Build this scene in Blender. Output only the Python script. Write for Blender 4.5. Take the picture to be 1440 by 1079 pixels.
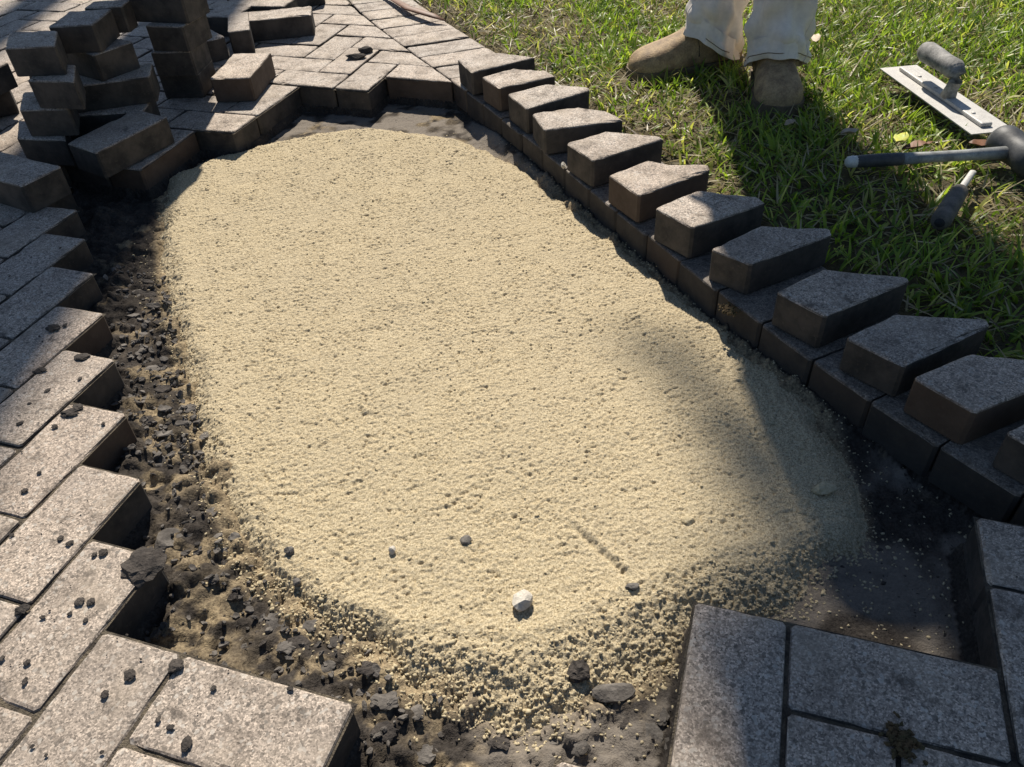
import bpy, math, random
import numpy as np
from mathutils import Matrix, Vector

# ------------------------------------------------------------------ scene
for o in list(bpy.data.objects):
    bpy.data.objects.remove(o)
S = bpy.context.scene
COL = S.collection
rng = np.random.default_rng(7)
random.seed(7)

# ------------------------------------------------------------------ camera
PITCH, CAMH, FPX, YAW, OX, OY, ROLL = 0.7119, 0.7285, 1100.0, 1.2307, -0.4558, 0.4871, -0.0615
cr, sr, cp, sp = math.cos(ROLL), math.sin(ROLL), math.cos(PITCH), math.sin(PITCH)
Rv, Fv, Uv = Vector((1, 0, 0)), Vector((0, cp, -sp)), Vector((0, sp, cp))
xa = Rv * cr + Uv * sr
ya = -Rv * sr + Uv * cr
za = -Fv
cam = bpy.data.objects.new('camera', bpy.data.cameras.new('camera'))
COL.objects.link(cam)
m3 = Matrix((xa, ya, za)).transposed()
cam.matrix_world = Matrix.Translation((0, 0, CAMH)) @ m3.to_4x4()
cam.data.sensor_width = 36.0
cam.data.lens = FPX / 1440 * 36.0
cam.data.clip_start = 0.02
cam.data.clip_end = 500
S.camera = cam

# ------------------------------------------------------------------ light
SUN_EL, SUN_AZ = math.radians(44.5), math.radians(2.0)     # azimuth: how far the shadows drift to +x
w = bpy.data.worlds.new('World')
S.world = w
w.use_nodes = True
nt = w.node_tree
sky = nt.nodes.new('ShaderNodeTexSky')
sky.sky_type = 'NISHITA'
sky.sun_disc = False
sky.ozone_density = 2.5
sky.dust_density = 0.4
sky.sun_elevation = SUN_EL
sky.sun_rotation = -SUN_AZ
bg = nt.nodes['Background']
bg.inputs[1].default_value = 0.062
nt.links.new(sky.outputs[0], bg.inputs[0])
sun = bpy.data.objects.new('sun', bpy.data.lights.new('sun', 'SUN'))
COL.objects.link(sun)
sun.data.energy = 5.0
sun.data.angle = math.radians(0.9)
sun.data.color = (1.0, 0.93, 0.82)
ldir = Vector((math.sin(SUN_AZ) * math.cos(SUN_EL), -math.cos(SUN_AZ) * math.cos(SUN_EL), -math.sin(SUN_EL)))
sun.rotation_euler = ldir.to_track_quat('-Z', 'Y').to_euler()
S.view_settings.view_transform = 'Standard'
S.view_settings.look = 'None'
S.view_settings.gamma = 1
S.view_settings.use_curve_mapping = False
S.view_settings.exposure = 0.36

# ------------------------------------------------------------------ pixel <-> world
def unproj(u, v, z=0.0):
    r2, u2 = (u - 720) / FPX, (539.5 - v) / FPX
    r, up = r2 * cr - u2 * sr, r2 * sr + u2 * cr
    d = np.array([r, cp + up * sp, -sp + up * cp])
    return d * ((z - CAMH) / d[2]) + np.array([0, 0, CAMH])
def project(X):
    X = np.atleast_2d(np.asarray(X, float))
    x, y, z = X[:, 0], X[:, 1], X[:, 2] - CAMH
    fw, up = y * cp - z * sp, y * sp + z * cp
    return np.stack([720 + FPX * (x * cr + up * sr) / fw, 539.5 - FPX * (-x * sr + up * cr) / fw, fw], 1)
cy_, sy_ = math.cos(YAW), math.sin(YAW)
def lat0(a, b):
    a = np.asarray(a, float); b = np.asarray(b, float)
    return np.stack([OX + .1 * a * cy_ + .1 * b * sy_, OY + .1 * a * sy_ - .1 * b * cy_], -1)
def to_lat(x, y):
    x = np.asarray(x) - OX; y = np.asarray(y) - OY
    return (x * cy_ + y * sy_) / .1, (x * sy_ - y * cy_) / .1
# surveyed paver corners (lattice -> pixel): the paving is not laid perfectly straight
SURV = {(0,0):(152.6,884),(0,1):(262.5,922.8),(-1,1):(169.4,1040.5),(-1,0):(45.3,1000.4),(0,3):(501,986.7),(1,-1):(128,757.6),(0,-1):(33.6,849),
(2,-2):(113.3,650.4),(2,-1):(203.6,674.5),(1,-2):(27.7,725),(3,-3):(103.6,563.6),(3,-2):(182.4,582.9),(2,-3):(24,622),(4,-4):(98,490),(3,-4):(15.7,543.6),
(5,-5):(79.5,427),(5,-4):(145.5,438),(6,-6):(68.6,372.3),(6,-5):(133.4,382.5),(7,-7):(63,324),(7,-6):(122,329.7),
(2,7):(1108,873),(2,6):(981,845),(2,9):(1402,933),(1,7):(1110,995),(1,9):(1427,1069),(4,9):(1370,725),(3,9):(1388,823),
(16,-6):(451,100),(16,-5):(492,105),(18,-6):(496,67),(19,-7):(476,48),(17,-6):(467,83),(17,-7):(427,77),(19,-6):(508,52),(20,-7):(487,35),
(15,-5):(473,124),(15,-7):(379,116),(15,-6):(417,122),(15,-4):(517,130),(17,-4):(558,92),(12,-6):(338,182),(12,-7):(265,180),(10,-7):(190,250)}
sv_ab = np.array(list(SURV), float)
sv_d = np.array([unproj(*p)[:2] for p in SURV.values()]) - lat0(sv_ab[:, 0], sv_ab[:, 1])
def latw(a, b):
    a = np.asarray(a, float); b = np.asarray(b, float)
    d2 = (a[..., None] - sv_ab[:, 0]) ** 2 + (b[..., None] - sv_ab[:, 1]) ** 2
    wt = np.exp(-d2 / (2 * 1.6 ** 2))
    return lat0(a, b) + (wt @ sv_d) / (wt.sum(-1) + .25)[..., None]

# ------------------------------------------------------------------ numpy noise
def vnoise(x, y, seed=0):
    xi = np.floor(x).astype(np.int64); yi = np.floor(y).astype(np.int64)
    fx = x - xi; fy = y - yi
    fx = fx * fx * (3 - 2 * fx); fy = fy * fy * (3 - 2 * fy)
    def h(i, j):
        n = (i * 374761393 + j * 668265263 + seed * 974634777) & 0xffffffff
        n = ((n ^ (n >> 13)) * 1274126177) & 0xffffffff
        return ((n ^ (n >> 16)) & 0xffff) / 65535.0
    return (h(xi, yi) * (1 - fx) + h(xi + 1, yi) * fx) * (1 - fy) + (h(xi, yi + 1) * (1 - fx) + h(xi + 1, yi + 1) * fx) * fy
def fbm(x, y, seed=0, oct=4):
    s = 0; a = .5; t = 0
    for k in range(oct):
        s = s + a * vnoise(x * 2 ** k, y * 2 ** k, seed + k * 17); t += a; a *= .5
    return s / t
def worley(x, y, seed=0):
    xi = np.floor(x).astype(np.int64); yi = np.floor(y).astype(np.int64)
    best = np.full(x.shape, 9.0); rnd = np.zeros(x.shape)
    for i in (-1, 0, 1):
        for j in (-1, 0, 1):
            n = ((xi + i) * 374761393 + (yi + j) * 668265263 + seed * 974634777) & 0xffffffff
            n = ((n ^ (n >> 13)) * 1274126177) & 0xffffffff; n = n ^ (n >> 16)
            d = (xi + i + .5 + .9 * ((n & 1023) / 1023 - .5) - x) ** 2 + (yi + j + .5 + .9 * (((n >> 10) & 1023) / 1023 - .5) - y) ** 2
            m = d < best
            best = np.where(m, d, best); rnd = np.where(m, ((n >> 20) & 255) / 255, rnd)
    return np.sqrt(best), rnd
def domes(X, Y, cell, seed):
    d, r = worley(X / cell, Y / cell, seed)
    return np.sqrt(np.maximum(0, 1 - (d / .72) ** 2)) * (.35 + .65 * r)
def sstep(a, b, x):
    t = np.clip((x - a) / (b - a), 0, 1); return t * t * (3 - 2 * t)

# ------------------------------------------------------------------ object helpers
def tag(o, label=None, cat=None, group=None, kind=None):
    if label: o['label'] = label
    if cat: o['category'] = cat
    if group: o['group'] = group
    if kind: o['kind'] = kind
    return o
def link(name, me, mat=None, parent=None):
    o = bpy.data.objects.new(name, me)
    COL.objects.link(o)
    if mat is not None and me is not None: me.materials.append(mat)
    if parent is not None: o.parent = parent
    return o
def empty(name, loc=(0, 0, 0)):
    o = bpy.data.objects.new(name, None); COL.objects.link(o); o.location = loc; o.empty_display_size = .05
    return o
def np_mesh(name, V, F, smooth=True, cols=None):
    """F: (n,3) or (n,4) int array"""
    V = np.asarray(V, np.float32); F = np.asarray(F, np.int32)
    me = bpy.data.meshes.new(name)
    k = F.shape[1]
    me.vertices.add(len(V)); me.vertices.foreach_set('co', V.ravel())
    me.loops.add(F.size); me.loops.foreach_set('vertex_index', F.ravel())
    me.polygons.add(len(F)); me.polygons.foreach_set('loop_start', np.arange(0, F.size, k, dtype=np.int32))
    me.polygons.foreach_set('loop_total', np.full(len(F), k, np.int32))
    me.polygons.foreach_set('use_smooth', np.full(len(F), smooth, bool))
    me.update(calc_edges=True)
    if cols is not None:
        for nm, c in cols.items():
            at = me.attributes.new(nm, 'FLOAT_COLOR', 'POINT')
            c4 = np.ones((len(V), 4), np.float32); c4[:, :c.shape[1]] = c
            at.data.foreach_set('color', c4.ravel())
    return me
def py_mesh(name, V, F, smooth=False):
    me = bpy.data.meshes.new(name); me.from_pydata([tuple(map(float, v)) for v in V], [], F); me.update()
    if smooth: me.polygons.foreach_set('use_smooth', [True] * len(me.polygons))
    return me
def tube(path, radii, n=14, cap=True, squash=None):
    """lofted tube along a 3-D path: lists of verts and faces"""
    P = [Vector(p) for p in path]; V = []; F = []
    up = Vector((0, 0, 1))
    for i, p in enumerate(P):
        t = (P[min(i + 1, len(P) - 1)] - P[max(i - 1, 0)]).normalized()
        a = t.cross(up)
        if a.length < .15: a = t.cross(Vector((0, 1, 0)))
        a.normalize(); b = a.cross(t).normalized()
        for k in range(n):
            th = 2 * math.pi * k / n
            q = squash[i] if squash else 1
            V.append(p + a * math.cos(th) * radii[i] + b * math.sin(th) * radii[i] * q)
    for i in range(len(P) - 1):
        for k in range(n):
            F.append((i * n + k, i * n + (k + 1) % n, (i + 1) * n + (k + 1) % n, (i + 1) * n + k))
    if cap:
        F.append(tuple(range(n - 1, -1, -1))); F.append(tuple((len(P) - 1) * n + k for k in range(n)))
    return V, F
def box(c, ax, ay, az, hx, hy, hz):
    c, ax, ay, az = Vector(c), Vector(ax), Vector(ay), Vector(az)
    V = [c + ax * sx * hx + ay * sy * hy + az * sz * hz for sz in (-1, 1) for sy in (-1, 1) for sx in (-1, 1)]
    F = [(0, 2, 3, 1), (4, 5, 7, 6), (0, 1, 5, 4), (2, 6, 7, 3), (0, 4, 6, 2), (1, 3, 7, 5)]
    return V, F
def bevel(o, wd, seg=2):
    md = o.modifiers.new('bevel', 'BEVEL'); md.width = wd; md.segments = seg; md.limit_method = 'ANGLE'
def merge(*parts):
    V = []; F = []
    for v, f in parts:
        k = len(V); V += list(v); F += [tuple(i + k for i in q) for q in f]
    return V, F

# ------------------------------------------------------------------ materials
class NT:
    def __init__(self, name):
        self.m = bpy.data.materials.new(name); self.m.use_nodes = True
        self.t = self.m.node_tree; self.b = self.t.nodes['Principled BSDF']; self.out = self.t.nodes['Material Output']
    def n(self, typ, **kw):
        x = self.t.nodes.new(typ)
        for k, v in kw.items(): setattr(x, k, v)
        return x
    def l(self, a, b): self.t.links.new(a, b)
    def noise(self, vec, scale, detail=3, rough=.55):
        x = self.n('ShaderNodeTexNoise'); x.inputs['Scale'].default_value = scale; x.inputs['Detail'].default_value = detail
        x.inputs['Roughness'].default_value = rough
        if vec is not None: self.l(vec, x.inputs['Vector'])
        return x.outputs['Fac']
    def ramp(self, fac, stops):
        x = self.n('ShaderNodeValToRGB'); e = x.color_ramp.elements
        while len(e) < len(stops): e.new(.5)
        for k, (p, c) in enumerate(stops):
            e[k].position = p; e[k].color = (c, c, c, 1) if not hasattr(c, '__len__') else (*c, 1)
        self.l(fac, x.inputs[0]); return x.outputs[0]
    def mix(self, fac, a, b, mode='MIX'):
        x = self.n('ShaderNodeMix', data_type='RGBA', blend_type=mode)
        for s, v in ((x.inputs[0], fac), (x.inputs[6], a), (x.inputs[7], b)):
            if hasattr(v, 'links'): self.l(v, s)
            elif hasattr(v, '__len__'): s.default_value = (*v, 1)
            else: s.default_value = v
        return x.outputs[2]
    def math(self, op, a, b=0.0):
        x = self.n('ShaderNodeMath', operation=op)
        for s, v in ((x.inputs[0], a), (x.inputs[1], b)):
            if hasattr(v, 'links'): self.l(v, s)
            else: s.default_value = v
        return x.outputs[0]
    def coords(self, rand=True, which='Object'):
        tc = self.n('ShaderNodeTexCoord').outputs[which]
        if not rand: return tc
        oi = self.n('ShaderNodeObjectInfo'); self.rand = oi.outputs['Random']
        sc = self.n('ShaderNodeVectorMath', operation='SCALE'); sc.inputs[0].default_value = (7.3, 11.7, 5.1); self.l(self.rand, sc.inputs['Scale'])
        ad = self.n('ShaderNodeVectorMath', operation='ADD'); self.l(tc, ad.inputs[0]); self.l(sc.outputs[0], ad.inputs[1])
        return ad.outputs[0]
    def bump(self, h, strength=.5, dist=.002, prev=None):
        x = self.n('ShaderNodeBump'); x.inputs['Strength'].default_value = strength; x.inputs['Distance'].default_value = dist
        self.l(h, x.inputs['Height'])
        if prev is not None: self.l(prev, x.inputs['Normal'])
        return x.outputs[0]
    def done(self, col, rough=.8, bump=None, spec=None):
        for s, v in ((self.b.inputs['Base Color'], col), (self.b.inputs['Roughness'], rough)):
            if hasattr(v, 'links'): self.l(v, s)
            elif hasattr(v, '__len__'): s.default_value = (*v, 1)
            else: s.default_value = v
        if spec is not None: self.b.inputs['Specular IOR Level'].default_value = spec
        if bump is not None: self.l(bump, self.b.inputs['Normal'])
        return self.m

def mat_paver(name='concrete_paver', grime=0.0):
    q = NT(name); v = q.coords()
    fine = q.noise(v, 700, 2, .8); mid = q.noise(v, 150, 3, .6); blot = q.noise(v, 19, 5, .65); big = q.noise(v, 6, 3)
    def cells(sc):
        vo = q.n('ShaderNodeTexVoronoi'); vo.inputs['Scale'].default_value = sc; q.l(v, vo.inputs['Vector'])
        c_ = q.n('ShaderNodeSeparateColor'); q.l(vo.outputs['Color'], c_.inputs[0]); return vo, c_
    v1, c1 = cells(560); v2, c2 = cells(260)
    tone = q.ramp(q.rand, [(0, (.345, .288, .235)), (.35, (.415, .338, .268)), (.7, (.365, .308, .255)), (1, (.43, .342, .266))])
    c = q.mix(1, tone, q.ramp(c1.outputs[0], [(.0, .42), (.3, .8), (.7, 1.12), (1, 1.75)]), 'MULTIPLY')
    c = q.mix(1, c, q.ramp(fine, [(.3, .7), (.7, 1.35)]), 'MULTIPLY')
    c = q.mix(q.ramp(c2.outputs[0], [(.88, 0), (.96, .6)]), c, (.58, .53, .46))
    c = q.mix(q.ramp(c2.outputs[1], [(.88, 0), (.96, .7)]), c, (.09, .078, .066))
    c = q.mix(q.ramp(blot, [(.50, 0), (.72, .62)]), c, (.13, .105, .083))
    smu = q.noise(v, 38, 5, .7)
    c = q.mix(q.ramp(smu, [(.60, 0), (.70, .75)]), c, (.085, .07, .058))
    c = q.mix(q.ramp(q.noise(v, 11, 4, .6), [(.5, 0), (.7, .4)]), c, (.47, .385, .29))
    c = q.mix(q.ramp(big, [(.38, .0), (.75, .35)]), c, (.19, .155, .13))
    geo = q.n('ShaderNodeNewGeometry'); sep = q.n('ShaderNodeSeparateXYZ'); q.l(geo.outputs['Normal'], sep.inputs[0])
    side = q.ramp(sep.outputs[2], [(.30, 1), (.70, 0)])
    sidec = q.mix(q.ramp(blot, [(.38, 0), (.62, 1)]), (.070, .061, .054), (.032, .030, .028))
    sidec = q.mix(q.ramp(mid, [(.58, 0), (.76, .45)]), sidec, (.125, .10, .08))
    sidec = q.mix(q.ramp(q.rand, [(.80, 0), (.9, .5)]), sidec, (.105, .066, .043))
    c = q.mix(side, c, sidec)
    if grime: c = q.mix(q.ramp(q.noise(v, 30, 5, .7), [(.3, grime), (.7, grime * .55)]), c, (.035, .031, .028))
    bm = q.bump(mid, .35, .0016); bm = q.bump(fine, .3, .0006, bm)
    return q.done(c, q.ramp(blot, [(.3, .60), (.7, .88)]), bm, .32)

def mat_soil(name='dark_soil', attr=True):
    q = NT(name); v = q.coords(False)
    n1 = q.noise(v, 28, 5, .65); n2 = q.noise(v, 260, 3, .7)
    c = q.ramp(n1, [(.3, (.030, .026, .023)), (.6, (.062, .053, .045)), (.8, (.10, .085, .068))])
    c = q.mix(1, c, q.ramp(n2, [(.3, .6), (.7, 1.5)]), 'MULTIPLY')
    if attr:
        a = q.n('ShaderNodeAttribute', attribute_name='mixc'); s = q.n('ShaderNodeSeparateColor'); q.l(a.outputs['Color'], s.inputs[0])
        sandc = q.mix(q.ramp(n2, [(.35, 0), (.65, 1)]), (.17, .13, .085), (.46, .36, .22))
        c = q.mix(s.outputs[0], c, sandc)
        c = q.mix(s.outputs[1], c, q.mix(n2, (.15, .13, .115), (.30, .26, .21)))
    bm = q.bump(q.noise(v, 110, 4, .7), .7, .004); bm = q.bump(n2, .7, .002, bm)
    return q.done(c, 1.0, bm, .06)

def mat_sand():
    q = NT('bedding_sand'); v = q.coords(False)
    n1 = q.noise(v, 480, 2, .7); n2 = q.noise(v, 9, 4); n3 = q.noise(v, 90, 3)
    c = q.ramp(n1, [(.30, (.19, .143, .080)), (.48, (.475, .385, .240)), (.70, (.71, .605, .41))])
    c = q.mix(q.ramp(n3, [(.62, 0), (.78, .4)]), c, (.30, .24, .15))
    c = q.mix(q.ramp(n2, [(.4, 0), (.75, .22)]), c, (.42, .36, .26))
    bm = q.bump(q.noise(v, 230, 3, .7), .6, .0025); bm = q.bump(n1, .6, .0012, bm)
    return q.done(c, .9, bm, .25)

def mat_simple(name, col, rough=.8, var=.35, scale=40, bump=.3, bd=.002, spec=None, col2=None, metal=0):
    q = NT(name); v = q.coords()
    n1 = q.noise(v, scale, 4); n2 = q.noise(v, scale * 7, 3)
    c2 = col2 if col2 else tuple(x * (1 - var) for x in col)
    c = q.mix(q.ramp(n1, [(.35, 0), (.65, 1)]), col, c2)
    c = q.mix(1, c, q.ramp(n2, [(.3, 1 - var * .5), (.7, 1 + var * .4)]), 'MULTIPLY')
    q.b.inputs['Metallic'].default_value = metal
    return q.done(c, rough, q.bump(n2, bump, bd), spec)

def mat_leafy(name='grass_blade', attr='col', transl=.5):
    q = NT(name)
    a = q.n('ShaderNodeAttribute', attribute_name=attr)
    q.done(a.outputs['Color'], .42, None, .4)
    tr = q.n('ShaderNodeBsdfTranslucent')
    q.l(q.mix(1, a.outputs['Color'], (1.0, 1.1, .55), 'MULTIPLY'), tr.inputs[0])
    mx = q.n('ShaderNodeMixShader'); mx.inputs[0].default_value = transl
    q.l(q.b.outputs[0], mx.inputs[1]); q.l(tr.outputs[0], mx.inputs[2]); q.l(mx.outputs[0], q.out.inputs[0])
    return q.m

M = {}
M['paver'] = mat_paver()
M['grimy'] = mat_paver('soil_caked_paver', .72)
M['soil'] = mat_soil()
M['clod'] = mat_simple('soil_clod', (.085, .073, .063), .95, .5, 45, .8, .003, .2, (.045, .039, .035))
M['chip'] = mat_simple('dry_soil_chip', (.19, .17, .148), .9, .4, 40, .7, .002, .25, (.07, .062, .055))
M['joint'] = mat_simple('joint_soil', (.055, .047, .039), .95, .5, 60, .9, .004, .2, (.17, .14, .10))
M['sand'] = mat_sand()
M['grain'] = mat_simple('sand_grain', (.60, .51, .335), .9, .35, 300, .4, .001, .25, (.44, .355, .215))
M['grass'] = mat_leafy()
M['thatch'] = mat_simple('lawn_soil', (.17, .135, .075), .95, .5, 40, .9, .006, .2, (.07, .06, .035))
M['boot'] = mat_simple('tan_leather', (.46, .32, .17), .7, .5, 34, .6, .002, .3, (.24, .16, .09))
M['sole'] = mat_simple('boot_sole', (.20, .15, .095), .85, .4, 40)
M['trouser'] = mat_simple('grey_work_cloth', (.80, .74, .66), .9, .15, 14, .5, .0008, .2, (.66, .60, .53))
M['shirt'] = mat_simple('work_shirt', (.20, .24, .28), .9, .2, 14)
M['skin'] = mat_simple('skin', (.42, .26, .18), .6, .15, 20, .1)
M['dark'] = mat_simple('dark_cloth', (.03, .03, .032), .8, .3, 20)
M['steel'] = mat_simple('dusty_steel', (.56, .54, .50), .62, .45, 60, .25, .0008, .45, (.48, .46, .43), metal=.2)
M['plastic'] = mat_simple('dusty_black_plastic', (.38, .365, .34), .75, .5, 45, .4, .001, .3, (.15, .148, .14))
M['rubber'] = mat_simple('black_rubber', (.045, .047, .05), .55, .4, 25, .3, .001, .4, (.09, .09, .09))
M['fibre'] = mat_simple('dusty_fibreglass_handle', (.36, .37, .36), .6, .4, 45, .3, .0006, .4, (.20, .205, .20))
M['white'] = mat_simple('worn_white_plastic', (.72, .71, .66), .6, .25, 60)
M['woodgrip'] = mat_simple('worn_grey_grip', (.17, .15, .125), .75, .4, 50, .4, .001, .3, (.09, .08, .07))
M['stone'] = mat_simple('pale_limestone', (.66, .61, .52), .85, .3, 60, .6, .002, .3, (.45, .41, .35))
M['stone2'] = mat_simple('grey_stone', (.20, .18, .155), .85, .4, 70, .6, .002, .3, (.12, .11, .10))
M['brownleaf'] = mat_simple('brown_leaf', (.20, .09, .045), .6, .4, 60, .3, .0008, .4, (.13, .06, .03))
M['yellowleaf'] = mat_simple('yellow_leaf', (.60, .56, .10), .5, .3, 60, .3, .0008, .4, (.42, .48, .08))
M['paleleaf'] = mat_simple('pale_leaf', (.55, .45, .32), .6, .3, 60, .3, .0008, .4, (.40, .30, .2))
M['bark'] = mat_simple('palm_bark', (.16, .13, .10), .9, .4, 12, .8, .01, .2, (.10, .08, .065))
M['frond'] = mat_simple('palm_frond', (.06, .11, .03), .5, .3, 10, .2, .002, .4, (.09, .13, .03))
M['moss'] = mat_simple('brown_moss', (.13, .085, .045), .9, .5, 90, .6, .002, .2, (.07, .06, .03))

# ------------------------------------------------------------------ paver geometry
def paver_mesh(poly, z1, z0, seed, chip=.35, step=.016, coarse=False):
    """rounded, chipped prism over a polygon given in world xy (counter-clockwise); returns verts and faces"""
    r = random.Random(seed * 7919 + 13)
    P = [Vector((p[0], p[1])) for p in poly]
    area = sum(P[i].x * P[(i + 1) % len(P)].y - P[(i + 1) % len(P)].x * P[i].y for i in range(len(P)))
    if area < 0: P.reverse()
    c = sum(P, Vector((0, 0))) / len(P)
    pts = []
    for i in range(len(P)):
        A, B = P[i], P[(i + 1) % len(P)]
        L = (B - A).length
        if L < 1e-4: continue
        t = (B - A) / L; nrm = Vector((-t.y, t.x))           # inwards
        rc = min(.0042, L * .2)
        k = 1 if coarse else max(1, int((L - 2 * rc) / step))
        for j in range(k + 1):
            s = rc + (L - 2 * rc) * j / k
            ins = 0 if coarse else r.uniform(0, .0011)
            if not coarse and r.random() < .07 * chip: ins += r.uniform(.0006, .0032)
            pts.append((A + t * s, nrm, ins))
    n = len(pts); V = []; F = []
    dz = 0
    rings = [(.014, 0.0), (.0036, 0.0), (.0010, .0011), (0.0, .0036), (.0005, (z1 - z0))]
    for ri, (ins, d) in enumerate(rings):
        for (p, nrm, e) in pts:
            k = 0 if ri == 0 else e if ri < 3 else e * .45 if ri == 3 else 0
            q = p + (c - p) * .18 if ri == 0 else p + (c - p).normalized() * (1.15 * (ins + k * (1.3 if ri == 1 else 1)))
            V.append((q.x, q.y, z1 - d - (k * .7 if ri < 3 else 0) + (0 if coarse or ri > 1 else r.uniform(-.0004, .0004))))
    for ri in range(len(rings) - 1):
        for k in range(n):
            F.append((ri * n + k, (ri + 1) * n + k, (ri + 1) * n + (k + 1) % n, ri * n + (k + 1) % n))
    V.append((c.x, c.y, z1 + (0 if coarse else r.uniform(0, .0006))))
    for k in range(n): F.append((k, (k + 1) % n, len(V) - 1))
    F.append(tuple(4 * n + k for k in range(n - 1, -1, -1)))
    return V, F
def paver_obj(name, poly, z1, z0, seed, parent=None, tilt=0.0, mat='paver', **kw):
    V, F = paver_mesh(poly, z1, z0, seed, **kw)
    c = np.mean(np.array(poly), 0)
    me = py_mesh(name, [(v[0] - c[0], v[1] - c[1], v[2] - z0) for v in V], F)
    o = link(name, me, M[mat], parent)
    o.location = (c[0], c[1], z0)
    if tilt:
        r = random.Random(seed + 5); o.rotation_euler = (r.uniform(-tilt, tilt), r.uniform(-tilt, tilt), 0)
    return o

# ------------------------------------------------------------------ the border curve (inner edge of the soldier course)
INNER_PX = [(491,3.5),(523,26),(549,51),(582,74),(596,88),(631,113),(673,140),(702,160),(750,200),(787,227),(833,270),(887,313),(932,355),(981.6,394),(1035,430),(1096,471),(1161,520),(1251,577),(1328,630),(1406,687)]
IN = np.array([unproj(*p)[:2] for p in INNER_PX])
cf = np.polyfit(IN[:, 1], IN[:, 0], 4)
def xin(y):
    y = np.asarray(y, float)
    lo, hi = .55, 2.9
    yc = np.clip(y, lo, hi)
    dcf = np.polyder(cf)
    return np.polyval(cf, yc) + (y - yc) * np.polyval(dcf, yc)
def clip_poly(poly, p, nrm):
    out = []
    for i in range(len(poly)):
        A, B = np.array(poly[i]), np.array(poly[(i + 1) % len(poly)])
        da, db = (A - p) @ nrm, (B - p) @ nrm
        if da >= 0: out.append(A)
        if da * db < 0: out.append(A + (B - A) * da / (da - db))
    return out
def in_normal(y):
    t = np.array([xin(y + .01) - xin(y - .01), .02]); t /= np.linalg.norm(t)
    return np.array([xin(y), y]), np.array([-t[1], t[0]])      # normal points to the paving side

# ------------------------------------------------------------------ which herringbone bricks still lie in place
def laid(kind, a, b):
    s = a + b
    if s <= -4: return True
    if s == 0:
        if kind == 'A': return True
        return a <= 0 or a >= 11
    if s == 4:
        if kind == 'A': return a >= 12 or a <= -1
        return a >= 13 or a <= 0
    if s == 8:
        if kind == 'A': return a >= 15 or a <= 2
        return a >= 16 or a <= 2
    if s == 12:
        if kind == 'A': return a >= 17 or a <= 3
        return a >= 17 or a <= 4
    return True
bricks = []
occ = set()
for a in range(-9, 37):
    for b in range(-32, 16):
        if (a + b) % 4: continue
        for kind, (a0, a1, b0, b1) in (('A', (a - 2, a, b, b + 1)), ('B', (a - 1, a, b + 1, b + 3))):
            if not laid(kind, a, b): continue
            bricks.append((kind, a0, a1, b0, b1))
            for i in range(a0, a1):
                for j in range(b0, b1): occ.add((i, j))
TH = .06
# parent sheet: the soil that fills the joints
gv = {}; V = []; F = []
def gvi(i, j):
    if (i, j) not in gv:
        gv[(i, j)] = len(V); x, y = latw(i, j); V.append((x, y, -.0055))
    return gv[(i, j)]
for (i, j) in sorted(occ):
    cx, cy = latw(i + .5, j + .5)
    if cx > xin(cy) - .02: continue
    F.append((gvi(i, j), gvi(i, j + 1), gvi(i + 1, j + 1), gvi(i + 1, j)))
# keep the sheet clear of the pit rim
cnt = {}
pave = tag(link('pavement', py_mesh('pavement', V, F), M['joint']), kind='structure')
md = None
rest = ([], [])
cand = []
for bi, (kind, a0, a1, b0, b1) in enumerate(bricks):
    g = .021                                             # joint, in lattice units
    poly = [latw(a0 + g, b0 + g), latw(a0 + g, b1 - g), latw(a1 - g, b1 - g), latw(a1 - g, b0 + g)]
    c = np.mean(poly, 0)
    p, nrm = in_normal(c[1])
    if (c - p) @ nrm < .16:
        for q in poly:
            p2, n2 = in_normal(q[1])
            poly = clip_poly(poly, p2 + n2 * .003, n2)
            if len(poly) < 3: break
        if len(poly) < 3: continue
        ar = .5 * abs(sum(poly[i][0] * poly[(i + 1) % len(poly)][1] - poly[(i + 1) % len(poly)][0] * poly[i][1] for i in range(len(poly))))
        if ar < .0012: continue
    pr = project([(q[0], q[1], 0) for q in poly])
    vis = (pr[:, 2] > .05).all() and (pr[:, 0].max() > -90) and (pr[:, 0].min() < 1530) and (pr[:, 1].max() > -60) and (pr[:, 1].min() < 1180)
    cand.append((bi, poly, vis))
nvis = 0
for bi, poly, vis in cand:
    dz = random.Random(bi * 3 + 1).uniform(-.0022, .0015)
    if vis and nvis < 290:
        nvis += 1
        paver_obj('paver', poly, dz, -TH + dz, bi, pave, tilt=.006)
    else:
        v, f = paver_mesh(poly, dz, -TH, bi, coarse=True)
        k = len(rest[0]); rest[0].extend(v); rest[1].extend(tuple(i + k for i in q) for q in f)
tag(link('outlying_pavers', py_mesh('outlying_pavers', *rest), M['paver'], pave), kind='stuff')
print('pavers in view', nvis, 'of', len(cand))

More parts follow.
